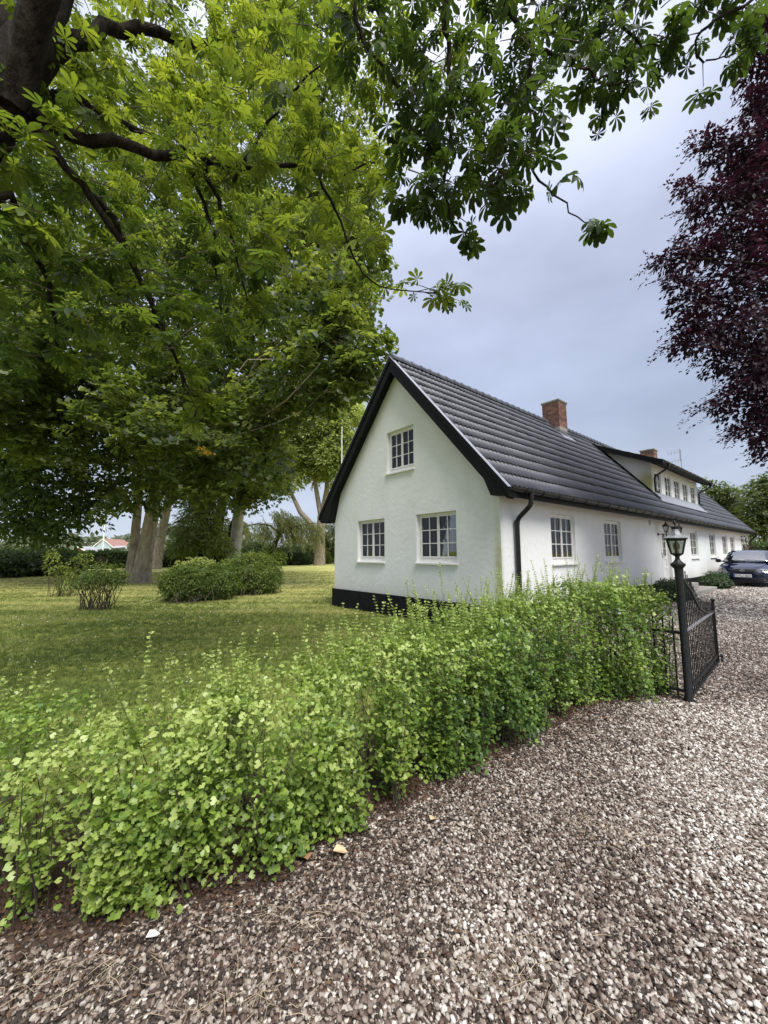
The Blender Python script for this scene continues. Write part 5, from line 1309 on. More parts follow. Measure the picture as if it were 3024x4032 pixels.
# far clipped hedge round the lawn
def box_hedge(name, label, pts, h, w, leaf, n, mat, T=T_OV4, tb=.45):
    pts = np.array(pts, float); b0 = np.array([*pts[0], 0]); root = empty(name, b0); tag(root, label, 'hedge')
    seg = np.diff(pts, axis=0); L = np.linalg.norm(seg, axis=1); cum = np.concatenate([[0], np.cumsum(L)])
    t = rnd(n) * cum[-1]; i = np.clip(np.searchsorted(cum, t) - 1, 0, len(L) - 1); f = (t - cum[i]) / L[i]
    base = pts[i] + seg[i] * f[:, None]; dr = seg[i] / L[i][:, None]; nr = np.stack([-dr[:, 1], dr[:, 0]], 1)
    side = rnd(n); z = rnd(n) * h; lat = (rnd(n) - .5) * w
    top = side < .3; z = np.where(top, h * (.93 + .1 * rnd(n)) + .05 * np.sin(t * 1.9) + .04 * np.sin(t * 5), z); fr_ = side > .3
    lat = np.where(fr_, np.sign(rnd(n) - .5) * w * (.5 - .12 * rnd(n)) + .06 * np.sin(t * 3 + z * 4), lat)
    P = np.concatenate([base + nr * lat[:, None], z[:, None]], 1); O = np.where(top[:, None], UP, np.concatenate([nr * np.sign(lat)[:, None], np.zeros((n, 1))], 1)); O = O + UP * .2
    d = O * .5 + rdir(n); me = leafmesh('foliage', *T, P - b0, frames(d, O + RNG.normal(size=(n, 3)) * .5), leaf * (.7 + .6 * rnd(n)), tb + .2 * RNG.normal(size=n), mat)
    o = link('foliage', me, root); o['kind'] = 'stuff'
    mb = MB()
    for a, b in zip(pts[:-1], pts[1:]):
        dd = (b - a) / np.linalg.norm(b - a); nn = np.array([-dd[1], dd[0]]) * w * .40; q = [a - nn, b - nn, b + nn, a + nn]
        mb.add([(*(p - pts[0]), -.05) for p in q] + [(*(p - pts[0]), h * .93) for p in q], [(0, 3, 2, 1), (4, 5, 6, 7), (0, 1, 5, 4), (1, 2, 6, 5), (2, 3, 7, 6), (3, 0, 4, 7)])
    mb.build('branch_core', M['bark'], root); return root
box_hedge('lawn_hedge', 'dark clipped hedge along the far left side of the lawn', [(-46, 30), (-34.5, 41), (-28, 45.5), (-19.5, 50)], 1.75, 1.6, .28, 20000, M['darkleaf'])
box_hedge('drive_hedge', 'dark green hedge behind the car at the far end of the house', [h2w(27.5, .3)[:2], h2w(36, -6)[:2]], 1.9, 1.2, .14, 9000, M['darkleaf'])

def shrub(name, label, base, blobs, mat, T, leaf, dens, k, spr, stems=0, group=None, cat='shrub', tb=.45, shell=.55, stem_mat=None, stem_top=.75, flat=.45, stem_spread=None, core=True):
    b0 = np.array([base[0], base[1], 0.0]); root = empty(name, b0); tag(root, label, cat, group)
    P, fr, s, tn, sc = sprays([(np.array(c), r) for c, r in blobs], dens, k, spr, leaf, flat=flat, shell=shell, tb=tb)
    kp = P[:, 2] > .01; P, fr, s, tn = P[kp], fr[kp], s[kp], tn[kp]
    me = leafmesh('foliage', *T, P - b0, fr, s, tn, mat); o = link('foliage', me, root); o['kind'] = 'stuff'
    if stems:
        mb = MB()
        for i in range(stems):
            c, r = blobs[RNG.integers(len(blobs))]; c = np.array(c); r = np.array([r] * 3 if np.isscalar(r) else r)
            e_ = c + rdir(1)[0] * r * stem_top; fo = np.array([c[0], c[1], 0]) * .55 + b0 * .45 + RNG.normal(size=3) * (stem_spread or .12) * (1, 1, 0)
            fo[2] = -.03; mb.tube([p - b0 for p in limb_pts(fo, e_, 5, .05)], list(np.linspace(.012, .004, 5)) if leaf < .1 else list(np.linspace(.018, .006, 5)), 4, False)
        mb.build('stems', stem_mat or M['twig'], root)['kind'] = 'stuff'
    return root
# two spindly shrubs on the lawn
shrub('vase_shrub', 'sparse windblown shrub with two pale leafy tufts on the lawn', (-11.6, 14.4), [((-12.0, 14.4, 1.25), (.28, .28, .42)), ((-11.0, 14.4, 1.3), (.32, .3, .3)), ((-11.5, 14.4, .85), (.55, .45, .3)), ((-11.4, 14.4, .5), (.45, .4, .3))], M['bush'], T_OV4, .08, 170, 13, .16, 26, 'spindly shrubs on the lawn', tb=.8, shell=.3, stem_spread=.14)
shrub('vase_shrub', 'vase shaped shrub with many bare stems and a green leafy top on the lawn', (-7.8, 10.9), [((-7.65, 10.9, 1.0), (.55, .5, .24)), ((-7.9, 10.9, .82), (.55, .45, .22)), ((-7.3, 10.9, .85), (.3, .35, .25)), ((-8.25, 10.9, .72), (.25, .25, .18))], M['bush'], T_OV4, .066, 330, 15, .15, 44, 'spindly shrubs on the lawn', tb=.4, shell=.3, stem_spread=.13)
# pair of big clipped bushes
shrub('clipped_bush', 'flat topped clipped bush with twiggy sides, front one of the pair on the lawn', (-6.1, 12.9), [((-6.2, 12.9, .58), (.85, .7, .62)), ((-5.6, 13.2, .55), (.7, .6, .6)), ((-6.7, 12.9, .55), (.45, .5, .55))], M['bush'], T_OV4, .068, 640, 18, .13, 120, 'clipped bushes on the lawn', 'bush', tb=.38, shell=.8, stem_spread=.4, stem_top=.97)
shrub('clipped_bush', 'taller rounded clipped bush, rear one of the pair on the lawn', (-4.9, 14.9), [((-5.05, 15.0, .78), (.95, .85, .82)), ((-4.5, 15.1, .62), (.6, .7, .65)), ((-5.6, 14.7, .62), (.7, .7, .65))], M['bush'], T_OV4, .07, 560, 18, .14, 90, 'clipped bushes on the lawn', 'bush', tb=.5, shell=.8, stem_spread=.4, stem_top=.97)
shrub('flowering_shrub', 'pale flowered shrub peeping over the flat topped clipped bush', (-7.2, 15.2), [((-7.2, 15.2, .95), (.75, .5, .42))], M['paletree'], T_OV4, .09, 330, 16, .15, 20, tb=.85)
# box bushes beside the steps
for x, lb in ((12.65, 'low round box bush between the steps and the car'), (7.25, 'low round box bush behind the gatepost, left of the steps')):
    c = h2w(x, -.72, .10)
    shrub('box_bush', lb, c, [(c + (0, 0, .28), (.48, .42, .34)), (c + HA * .25 + (0, 0, .24), (.36, .34, .28)), (c - HA * .28 + (0, 0, .24), (.34, .34, .27))], M['box'], T_OV4, .048, 1300, 18, .08, 20, 'box bushes flanking the steps', 'bush', tb=.45, shell=.85)
# shrubs at the back, left of the house
for i, (px, Y, r, h, mt, lb, nm) in enumerate(((575, 50, 2.3, 2.9, 'bush', 'broad mid green shrub under the willow', 'back_shrub'), (625, 54, 2.6, 2.7, 'darkleaf', 'dark shrub at the back of the lawn right of the willow', 'back_shrub'), (675, 60, 2.6, 2.9, 'bush', 'loose shrub at the back of the lawn beside the gable', 'back_shrub'), (712, 62, 2.6, 6.5, 'darkleaf', 'tall dark shrub just left of the gable eave', 'back_shrub'), (545, 47, 1.7, 2.6, 'darkleaf', 'dark shrub beside the pale trunk', 'back_shrub'), (110, 29.5, 2.2, 2.1, 'darkleaf', 'bulging dark shrub in front of the left hedge', 'back_shrub'), (20, 27.5, 1.6, 2.0, 'darkleaf', 'dark shrub at the left edge below the low boughs', 'back_shrub'))):
    b_ = at(px, 1195, Y); b_[2] = 0
    shrub(nm, lb, b_, [(b_ + (0, 0, h * .48), (r, r * .7, h * .52)), (b_ + (r * .6, -.4, h * .34), (r * .6, r * .6, h * .36)), (b_ + (-r * .6, -.3, h * .36), (r * .6, r * .6, h * .38))], M[mt], T_OV4, .22, 75, 18, .4, 14, 'shrubs at the back of the lawn', tb=.45)
# climber on the far end of the front wall
c = h2w(23.9, -.12, .2)
shrub('climbing_plant', 'rusty leaved climber on the far end of the white front wall', c, [(c + (0, 0, 1.0), (.35, .14, .8)), (c + HA * .35 + (0, 0, 1.5), (.28, .12, .35)), (c - HA * .1 + (0, 0, 2.0), (.14, .1, .25))], M['climber'], T_OV4, .10, 260, 14, .14, 25, cat='climber', shell=.3)
# tree stump
sb = at(410 / 1.0 * .0 + 226, 1225, 40); sb = np.array([-30.7, 43.2, 0])
mb = MB(); mb.lathe([(.95, -.1), (.8, .2), (.72, .7), (.75, 1.15), (.6, 1.3), (.3, 1.22)], 14)
o = mb.build('tree_stump', M['bark'], loc=sb, smooth=True); tag(o, 'dark broken tree stump in front of the far hedge', 'stump')

# ------------------------------------------------------------------ FLAGPOLES AND FAR HOUSES
for px, py0, Y, lb in ((737, 925, 48, 'white flagpole standing behind the left slope of the gable roof'), (222, 1120, 62, 'white flagpole beyond the far hedge near the red shed')):
    b_ = at(px, 1192, Y); tp = at(px, py0, Y); b_[2] = 0
    fp = empty('flagpole', b_); tag(fp, lb, 'flagpole', 'white flagpoles'); h = tp[2] if py0 < 1000 else tp[2] + 6
    mb = MB(); mb.lathe([(.10, -.1), (.095, h * .3), (.05, h)], 10); mb.build('pole', M['pole_white'], fp)
    mb = MB(); mb.lathe([(.02, h), (.09, h + .04), (.10, h + .1), (.06, h + .17), (.0, h + .19)], 10); mb.build('finial', M['pole_white'], fp)
def far_house(label, px, Y, w, d, h, rh, wall, rcol, ridge_x=True, wins=((-.3, .5), (.3, .5)), rz=0.0, py=1192):
    b_ = at(px, py, Y); b_[2] = 0; r = empty('house', b_, rz); tag(r, label, 'house')
    mb = MB()
    if ridge_x: mb.box(-w / 2, w / 2, -d / 2, d / 2, 0, h)
    else: mb.prism([(-w / 2, 0), (w / 2, 0), (w / 2, h), (0, h + rh), (-w / 2, h)], lambda u, v, q: (u, q, v), -d / 2, d / 2)
    mb.build('wall', wall, r)
    m2 = MB()
    if ridge_x:
        m2.prism([(-d / 2 - .3, h - .1), (0, h + rh), (d / 2 + .3, h - .1), (d / 2 + .3, h + .08), (0, h + rh + .2), (-d / 2 - .3, h + .08)], lambda u, v, q: (q, u, v), -w / 2 - .3, w / 2 + .3)
    else:
        m2.prism([(-w / 2 - .3, h - .2), (0, h + rh + .02), (w / 2 + .3, h - .2), (w / 2 + .3, h), (0, h + rh + .25), (-w / 2 - .3, h)], lambda u, v, q: (u, q, v), -d / 2 - .3, d / 2 + .3)
    m2.build('roof', rcol, r)
    if not ridge_x:
        m3 = MB(); m3.prism([(-w / 2 - .32, h - .25), (0, h + rh), (w / 2 + .32, h - .25), (w / 2 + .32, h + .02), (0, h + rh + .27), (-w / 2 - .32, h + .02)], lambda u, v, q: (u, q, v), -d / 2 - .34, -d / 2 - .301); m3.build('barge_board', M['pole_white'], r)
    for x, z in wins:
        m3 = MB(); m3.box(x * w - .45, x * w + .45, -d / 2 - .04, -d / 2 - .001, h * z - .45, h * z + .55); f = m3.build('window', M['pole_white'], r)
        m3 = MB(); m3.box(x * w - .36, x * w + .36, -d / 2 - .05, -d / 2 - .041, h * z - .36, h * z + .46); m3.build('pane', M['blackplastic'], f)
    for x in (-w / 2, w / 2 - .2): m3 = MB(); m3.box(x - .01, x + .21, -d / 2 - .03, -d / 2 - .002, 0, h); m3.build('corner_board', M['pole_white'], r)
WR = simple('falu_red', (.30, .06, .045), (.38, .09, .065), .8, 5); WB = simple('pale_blue_boards', (.36, .45, .52), (.42, .52, .6), .7, 5); WHT = simple('whitewash', (.7, .7, .68), (.78, .78, .76), .8, 3)
RR = simple('red_tiles', (.28, .15, .12), (.36, .20, .16), .8, 6); RG = simple('grey_roof', (.30, .31, .33), (.38, .39, .41), .6, 6)
far_house('small red shed with white trim beyond the hedge', 186, 70, 3.1, 3, 1.95, .8, WR, RG, False, ((0, .55),))
far_house('pale blue gabled house beyond the hedge', 244, 125, 6.5, 9, 3.6, 2.6, WB, RR, False)
far_house('house with a red tiled roof behind the pale blue gable', 272, 170, 7.0, 9, 4.2, 2.6, WHT, RR, True)
far_house('long white house with a grey roof left of the twin trunk', 278, 110, 7.0, 8, 2.3, 1.5, WHT, RG, True)
# far wooded rise
def woods():
    bl = []
    for i in range(60): x = RNG.uniform(-260, 60); y = RNG.uniform(190, 240); bl.append((np.array([x, y, RNG.uniform(2, 6)]), RNG.uniform(6, 9)))
    for i in range(26): x = RNG.uniform(-150, -90); y = RNG.uniform(230, 250); bl.append((np.array([x, y, RNG.uniform(6, 15)]), RNG.uniform(6, 9)))
    for i in range(22): x = RNG.uniform(-75, -45); y = RNG.uniform(85, 100); bl.append((np.array([x + 2, y, RNG.uniform(.6, 1.4)]), RNG.uniform(1.2, 2.0)))
    for i in range(40): x = RNG.uniform(90, 330); y = RNG.uniform(160, 230); bl.append((np.array([x, y, RNG.uniform(2, 6)]), RNG.uniform(6, 9)))
    P, fr, s, tn, sc = sprays(bl, .55, 12, 2.6, 3.0, tb=.5)
    me = leafmesh('far_woods', *T_OV4, P, fr, s, tn, M['farleaf']); o = link('far_woods', me); o['kind'] = 'stuff'; o['label'] = 'far woods and bushes on the horizon'
woods()

# ------------------------------------------------------------------ FOREGROUND HEDGE
def build_hedge():
    def make(name, label, x0, x1, n, shoots, gap=None, hfun=None, wfun=None, tintf=None, parts=0, stems=120):
        b0 = np.array([(x0 + x1) / 2, float(hedge_y((x0 + x1) / 2)) + .35, 0]); root = empty(name, b0); tag(root, label, 'hedge' if name == 'hedge' else 'shrub')
        def frame_at(x):
            e = .05; t = np.stack([np.full_like(x, 2 * e), hedge_y(x + e) - hedge_y(x - e)], -1); t = norm(t); return t, np.stack([-t[:, 1], t[:, 0]], -1)
        N = int(n * 1.0); x = x0 + (x1 - x0) * rnd(N); t2, nr = frame_at(x); base = np.stack([x, hedge_y(x)], -1)
        h = hfun(x); w = wfun(x)
        lat = rnd(N); z = rnd(N)
        # rounded box section: bias to the skin
        n_all = n; n = int(n * .26)
        side = rnd(N); lat = np.where(side < .42, .02 + .16 * rnd(N) ** 1.5, np.where(side < .58, 1 - .14 * rnd(N), lat)); z = np.where(side > .62, 1 - .20 * rnd(N) ** 1.4, z)
        bulge = .10 * np.sin(x * 4.1 + 1.0) + .07 * np.sin(x * 9.3 + z * 3) + .05 * np.sin(x * 17 + z * 6)
        lean = .12 * (1 - z) - .10 * np.clip(z - .65, 0, 1)
        topr = np.clip(z - .6, 0, 1) * .45
        P2 = base + nr * ((lat * (w - topr) + topr * .5 + bulge * (1 - lat) - lean * (1 - lat) * -0.0)[:, None])
        zz = z * h * (1 + .05 * np.sin(x * 6.3) + .04 * np.sin(x * 15)) + .03
        P = np.concatenate([P2, zz[:, None]], 1)
        # clumps: keep leaves by 3d noise -> open pockets
        q = np.sin(P[:, 0] * 11 + np.sin(P[:, 2] * 7) * 1.3) + np.sin(P[:, 1] * 12.5 + P[:, 2] * 5) + np.sin(P[:, 2] * 13 + P[:, 0] * 4) + .7 * np.sin(P[:, 0] * 29 + P[:, 2] * 23)
        dp = np.exp(-lat * 4)
        kp = (q + RNG.normal(size=N) * .7) > np.interp(x, [-.8, .2, 1.6, 2.2], [-.65, -.8, -1.1, -1.9])
        if gap is not None: kp &= gap(P)
        P, lat, z, nr, q, x = P[kp][:n], lat[kp][:n], z[kp][:n], nr[kp][:n], q[kp][:n], x[kp][:n]; m = len(P)
        o3 = np.concatenate([nr * (np.where(lat < .5, -1, 1) * np.abs(lat - .5) * 2)[:, None], (z[:, None] ** 3) * 1.3], 1)
        d = o3 * .5 + rdir(m) * .9 - UP * .1; nn = o3 * .75 + UP * .55 + RNG.normal(size=(m, 3)) * .42
        tn = tintf(P, z) + .13 * RNG.normal(size=m) + .07 * q - .10
        s = np.interp(P[:, 0], [-2, 0], [.0138, .0156]) * (.45 + 1.0 * rnd(m))
        # upright leafy wands
        ml = 70; ns = int((n_all - m) / ml); xs_ = x0 + (x1 - x0) * rnd(ns) ** (1.38 if x1 > 0 else .8); xs_ += .085 * np.sin(xs_ * 21 + 1.0) * np.clip(1.2 - .25 * xs_, .5, 1.3); f_ = rnd(ns); f_ = np.where(rnd(ns) < .5, .02 + .22 * rnd(ns), f_)
        tg, nr_ = frame_at(xs_); ww_, hh_ = wfun(xs_), hfun(xs_)
        b_ = np.stack([xs_, hedge_y(xs_)], -1) + nr_ * (f_ * ww_)[:, None]
        lean_ = nr_ * (np.where(f_ < .3, -.10 * rnd(ns), .10 * (f_ - .5)) + .05 * RNG.normal(size=ns))[:, None] + tg * (.09 * RNG.normal(size=ns))[:, None]
        top_ = hh_ * (.56 + .52 * rnd(ns) ** .8) * (1 + .10 * np.sin(xs_ * 13) * np.sin(xs_ * 5.3 + 1)); t_ = .04 + .96 * rnd(ns * ml).reshape(ns, ml) ** .85
        low_ = (f_ < .3)[:, None] & (rnd(ns * ml).reshape(ns, ml) < .25); t_ = np.where(low_, t_ * .45, t_)
        ph_ = rnd(ns)[:, None] * 6.28
        Px = b_[:, None, :] + lean_[:, None, :] * (t_ ** 1.3)[..., None] + tg[:, None, :] * (.02 * np.sin(t_ * 5 + ph_))[..., None]
        az = rnd(ns * ml).reshape(ns, ml) * 6.28; rr_ = .012 + .05 * rnd(ns * ml).reshape(ns, ml) * (1.15 - .6 * t_)
        o_ = np.stack([np.cos(az), np.sin(az), np.full_like(az, .25)], -1)
        P3 = np.concatenate([Px, (t_ * top_[:, None])[..., None]], -1) + o_ * rr_[..., None]
        st_ = (.12 * RNG.normal(size=ns))[:, None] + 0 * t_
        P3 = P3.reshape(-1, 3); o_ = o_.reshape(-1, 3); zr = (t_ * (top_ / hh_)[:, None]).ravel()
        tn3 = tintf(P3, zr) + st_.ravel() + .12 * RNG.normal(size=len(P3)) + .12 * (t_.ravel() - .5)
        k3 = P3[:, 2] > .012
        k3 &= rnd(len(P3)) < np.interp(P3[:, 0], [-3, -.5, .4, 1], [.92, .92, 1.0, 1.0])
        if gap is not None: k3 &= gap(P3)
        P3, o_, tn3 = P3[k3], o_[k3], tn3[k3]
        fo = np.concatenate([-frame_at(P3[:, 0])[1], np.zeros((len(P3), 1))], 1)
        P = np.concatenate([P, P3]); d = np.concatenate([d, o_ + rdir(len(P3)) * .5 - UP * .1]); nn = np.concatenate([nn, o_ * .35 + fo * .35 + UP * .65 + RNG.normal(size=(len(P3), 3)) * .42]); tn = np.concatenate([tn, tn3]); s = np.concatenate([s, np.interp(P3[:, 0], [-2, 0], [.0138, .0156]) * (.45 + 1.0 * rnd(len(P3))) * np.where(rnd(len(P3)) < .1, 1.25, 1)])
        wand = [(b_[i], lean_[i], top_[i]) for i in range(0, ns, 3)]
        # shoots on top with leaf pairs
        SP = []; SD = []; SS = []; ST = []; mb = MB()
        for i in range(shoots):
            xx = RNG.uniform(x0 + .05, x1 - .05); xa = np.array([xx]); hh = float(hfun(xa)[0]); ww = float(wfun(xa)[0]); nrm = frame_at(xa)[1][0]
            f = RNG.uniform(.15, .9); p0 = np.array([xx, float(hedge_y(xx)), 0]) + np.array([*nrm, 0]) * f * ww; L = RNG.gamma(3, .055) + .08
            if gap is not None and not gap(np.array([[p0[0], p0[1], hh * .8]]))[0]: continue
            p0[2] = hh * RNG.uniform(.86, 1.0); dr = norm(np.array([RNG.normal() * .22, RNG.normal() * .22, 1.0])); nseg = max(3, int(L / .022))
            mb.tube([p0 - b0 - dr * .25, p0 - b0 + dr * L], [.0028, .0012], 4, False)
            for j in range(nseg):
                p = p0 + dr * L * (j + .5) / nseg; a = j * 2.4 + RNG.normal() * .4
                for e_ in (0, pi): SP.append(p); SD.append([cos(a + e_), sin(a + e_), .35]); SS.append(.020 * (1 - .5 * j / nseg) * RNG.uniform(.8, 1.25)); ST.append(.72 + .28 * j / nseg + RNG.normal() * .08)
        # side shoots pale green stalks
        for i in range(int(shoots * .35)):
            xx = RNG.uniform(x0 + .1, x1 - .1); nrm = frame_at(np.array([xx]))[1][0]; p0 = np.array([xx, float(hedge_y(xx)), RNG.uniform(.15, .8) * float(hfun(np.array([xx]))[0])]) + np.array([*nrm, 0]) * .12
            if gap is not None and not gap(p0[None])[0]: continue
            dr = norm(np.array([-nrm[0] * .7 + RNG.normal() * .4, -nrm[1] * .7 + RNG.normal() * .4, RNG.uniform(.2, 1.2)])); L = RNG.uniform(.15, .32); mb.tube([p0 - b0, p0 - b0 + dr * L], [.0022, .001], 4, False)
            for j in range(6):
                p = p0 + dr * L * (j + 1) / 6; a = j * 2.4; SP.append(p); SD.append(norm(np.array([cos(a), sin(a), .3]))); SS.append(.018 * RNG.uniform(.7, 1.2)); ST.append(.75)
        mb.build('shoots', M['hedge_stem'], root)['kind'] = 'stuff'
        if SP:
            P = np.concatenate([P, np.array(SP)]); d = np.concatenate([d, np.array(SD)]); nn = np.concatenate([nn, UP + RNG.normal(size=(len(SP), 3)) * .4]); s = np.concatenate([s, np.array(SS)]); tn = np.concatenate([tn, np.array(ST)])
        fr = frames(d, nn)
        sel = np.zeros(len(P), bool)
        if parts:
            dist = np.linalg.norm(P - np.array([0, 0, CAM_H]), axis=1) - s * 12; dv = P - np.array([0, 0, CAM_H]); zc = dv @ np.array(_F); u = (dv @ np.array(_R2)) / zc
            lt = (P[:, :2] - np.stack([P[:, 0], hedge_y(P[:, 0])], -1))[:, 1]
            order = np.argsort(np.where(np.abs(u) < .96, dist + 1.2 * np.clip(lt - .10, 0, 9) , 1e9))[:parts]; sel[order] = True
            LM = [leafmesh('leaf', *T_CURR, np.zeros((1, 3)), np.eye(3)[None], np.ones(1), np.array([tt]), M['hedge']) for tt in (.25, .45, .65, .85, 1.0)]
            for i in order:
                o = link('leaf', LM[int(np.argmin(np.abs(np.array([.25, .45, .65, .85, 1.0]) - tn[i])))], root); o.location = P[i] - b0; o.rotation_euler = Matrix(fr[i].tolist()).to_euler(); o.scale = (s[i],) * 3
        me = leafmesh('foliage', *T_CURR, P[~sel] - b0, fr[~sel], s[~sel], tn[~sel], M['hedge']); o = link('foliage', me, root); o['kind'] = 'stuff'
        # woody stems
        mb = MB()
        for wb_, wl_, wt_ in wand:
            if gap is not None and not gap(np.array([[wb_[0], wb_[1], .5]]))[0]: continue
            mb.tube([np.array([wb_[0] + wl_[0] * t ** 1.3, wb_[1] + wl_[1] * t ** 1.3, wt_ * t - .02]) - b0 for t in (0, .35, .7, 1)], [.004, .0035, .0025, .0012], 4, False)
        for i in range(stems):
            xx = RNG.uniform(x0, x1); nrm = frame_at(np.array([xx]))[1][0]; f = RNG.uniform(.2, .9); ww = float(wfun(np.array([xx]))[0]); hh = float(hfun(np.array([xx]))[0])
            p0 = np.array([xx, float(hedge_y(xx)), -.03]) + np.array([*nrm, 0]) * f * ww; e_ = p0 + np.array([RNG.normal() * .18, RNG.normal() * .15, hh * RNG.uniform(.75, 1.02)])
            mb.tube([p - b0 for p in limb_pts(p0, e_, 6, .05)], list(np.linspace(RNG.uniform(.003, .007), .0015, 6)), 4, False)
        mb.build('stems', M['twig'], root)['kind'] = 'stuff'
        return root
    hf = lambda x: np.interp(x, [-6, -3, -2.2, -1.6, -1.35, -1.1, -.6, -.1, .6, 1.4, 2.0, 2.6, 2.95], [.68, .68, .68, .68, .62, .64, .72, .78, .84, .93, 1.02, 1.07, 1.00])
    wf = lambda x: np.interp(x, [-6, -1.6, -1.0, -.3, .6, 1.6, 2.4, 2.8, 2.95], [.75, .62, .60, .66, .78, .88, .80, .55, .25])
    def tintf(P, z):
        x = P[:, 0]
        t = np.interp(x, [-3, -1.2, -.5, .05, .5, .9, 1.5, 2.2, 2.8], [.80, .84, .76, .60, .32, .36, .52, .56, .46])
        t = t + .10 * RNG.normal(size=len(x)) + .16 * np.sin(x * 3.7 + P[:, 2] * 4) * np.sin(P[:, 2] * 6 + x) + .30 * np.clip(z - .72, 0, 1) / .28
        return t
    def gap_main(P):
        x, z = P[:, 0], P[:, 2]; a = np.exp(-((x + 1.33) / .17) ** 2) * (z < .60); b = np.exp(-((x + 1.02) / .11) ** 2) * ((z > .45)); c = np.exp(-((x + .62) / .12) ** 2) * (z > .16) * (z < .72) + .8 * np.exp(-((x + .12) / .10) ** 2) * (z > .12) * (z < .66)
        low = (z < .16) * (np.sin(x * 8 + 1) > .2) * (rnd(len(x)) < .75) * (x < 1.9)
        thin = (x < -.2) & (z > .62) & (rnd(len(x)) < .30)
        return (rnd(len(x)) > .96 * a + .75 * b + .85 * c) & ~low & ~thin
    M['hedge_stem'] = simple('green_shoot', (.14, .19, .05), (.22, .26, .09), .6, 30)
    make('hedge', 'long loose currant hedge running along the gravel to the iron gatepost', -1.42, 2.95, 80000, 480, gap_main, hf, wf, tintf, 300, 90)
    make('currant_shrub', 'leafy currant shrub at the bottom left, parted from the hedge by a bare gap', -3.3, -1.50, 19000, 80, lambda P: (rnd(len(P)) > .92 * (P[:, 0] > -1.68) * (P[:, 2] < .5)), hf, wf, lambda P, z: .68 + .2 * np.clip(z - .7, 0, 1) + .1 * np.sin(P[:, 0] * 9), 0, 30)
build_hedge()

# ------------------------------------------------------------------ GRAVEL, GRASS, LITTER
def scatter(name, pts, rot, scl, tint, meshes, mat_hint, label=None, idx=None):
    me = bpy.data.meshes.new(name); n = len(pts); me.vertices.add(n); me.vertices.foreach_set('co', np.asarray(pts, np.float32).ravel())
    for nm, ty, arr in (('rot', 'FLOAT_VECTOR', rot), ('scl', 'FLOAT_VECTOR', scl), ('tint', 'FLOAT', tint)):
        a = me.attributes.new(nm, ty, 'POINT'); a.data.foreach_set('vector' if ty == 'FLOAT_VECTOR' else 'value', np.asarray(arr, np.float32).ravel())
    a = me.attributes.new('pick', 'INT', 'POINT'); a.data.foreach_set('value', (np.arange(n) % len(meshes)).astype(np.int32))
    o = link(name, me); o['kind'] = 'stuff'
    if label: o['label'] = label
    ng = bpy.data.node_groups.new(name, 'GeometryNodeTree'); ng.interface.new_socket('Geometry', in_out='INPUT', socket_type='NodeSocketGeometry'); ng.interface.new_socket('Geometry', in_out='OUTPUT', socket_type='NodeSocketGeometry')
    gi = ng.nodes.new('NodeGroupInput'); go = ng.nodes.new('NodeGroupOutput'); ip = ng.nodes.new('GeometryNodeInstanceOnPoints'); jn = ng.nodes.new('GeometryNodeJoinGeometry')
    for m_ in reversed(meshes):
        ob = bpy.data.objects.new(name + '_piece', m_); oi = ng.nodes.new('GeometryNodeObjectInfo'); oi.inputs['Object'].default_value = ob; oi.inputs['As Instance'].default_value = True; ng.links.new(oi.outputs['Geometry'], jn.inputs[0])
    def att(nm, ty):
        q = ng.nodes.new('GeometryNodeInputNamedAttribute'); q.data_type = ty; q.inputs['Name'].default_value = nm; return q.outputs['Attribute']
    er = ng.nodes.new('FunctionNodeEulerToRotation'); ng.links.new(att('rot', 'FLOAT_VECTOR'), er.inputs[0])
    ng.links.new(gi.outputs[0], ip.inputs['Points']); ng.links.new(jn.outputs[0], ip.inputs['Instance']); ip.inputs['Pick Instance'].default_value = True
    ng.links.new(att('pick', 'INT'), ip.inputs['Instance Index']); ng.links.new(er.outputs[0], ip.inputs['Rotation']); ng.links.new(att('scl', 'FLOAT_VECTOR'), ip.inputs['Scale'])
    ng.links.new(ip.outputs[0], go.inputs[0]); md = o.modifiers.new('scatter', 'NODES'); md.node_group = ng; return o

def pebble_mesh(seed):
    import bmesh
    bm = bmesh.new(); bmesh.ops.create_icosphere(bm, subdivisions=2 if seed % 2 == 0 else 1, radius=1); r = np.random.default_rng(seed); k = r.normal(size=(5, 3)) * 1.6; ph = r.random(5) * 6
    for v in bm.verts:
        c = np.array(v.co); f = 1 + .19 * sum(sin(float(k[i] @ c) + ph[i]) for i in range(5)) / 1.6; v.co = v.co * f
    me = bpy.data.meshes.new('pebble'); bm.to_mesh(me); bm.free(); me.materials.append(M['pebble']); me.polygons.foreach_set('use_smooth', [seed % 2 == 0] * len(me.polygons)); return me
def in_drive(x, y):
    hx, hy = w2h(np.stack([x, y], -1))
    front = y < hedge_y(x) + .12
    right = (x > 2.9) & (hy < -.12)
    mid = (x > 1.7) & (x <= 2.9) & (y > hedge_y(x) + .8) & (hy < -.12)
    return (front & (x < 2.95)) | right | mid
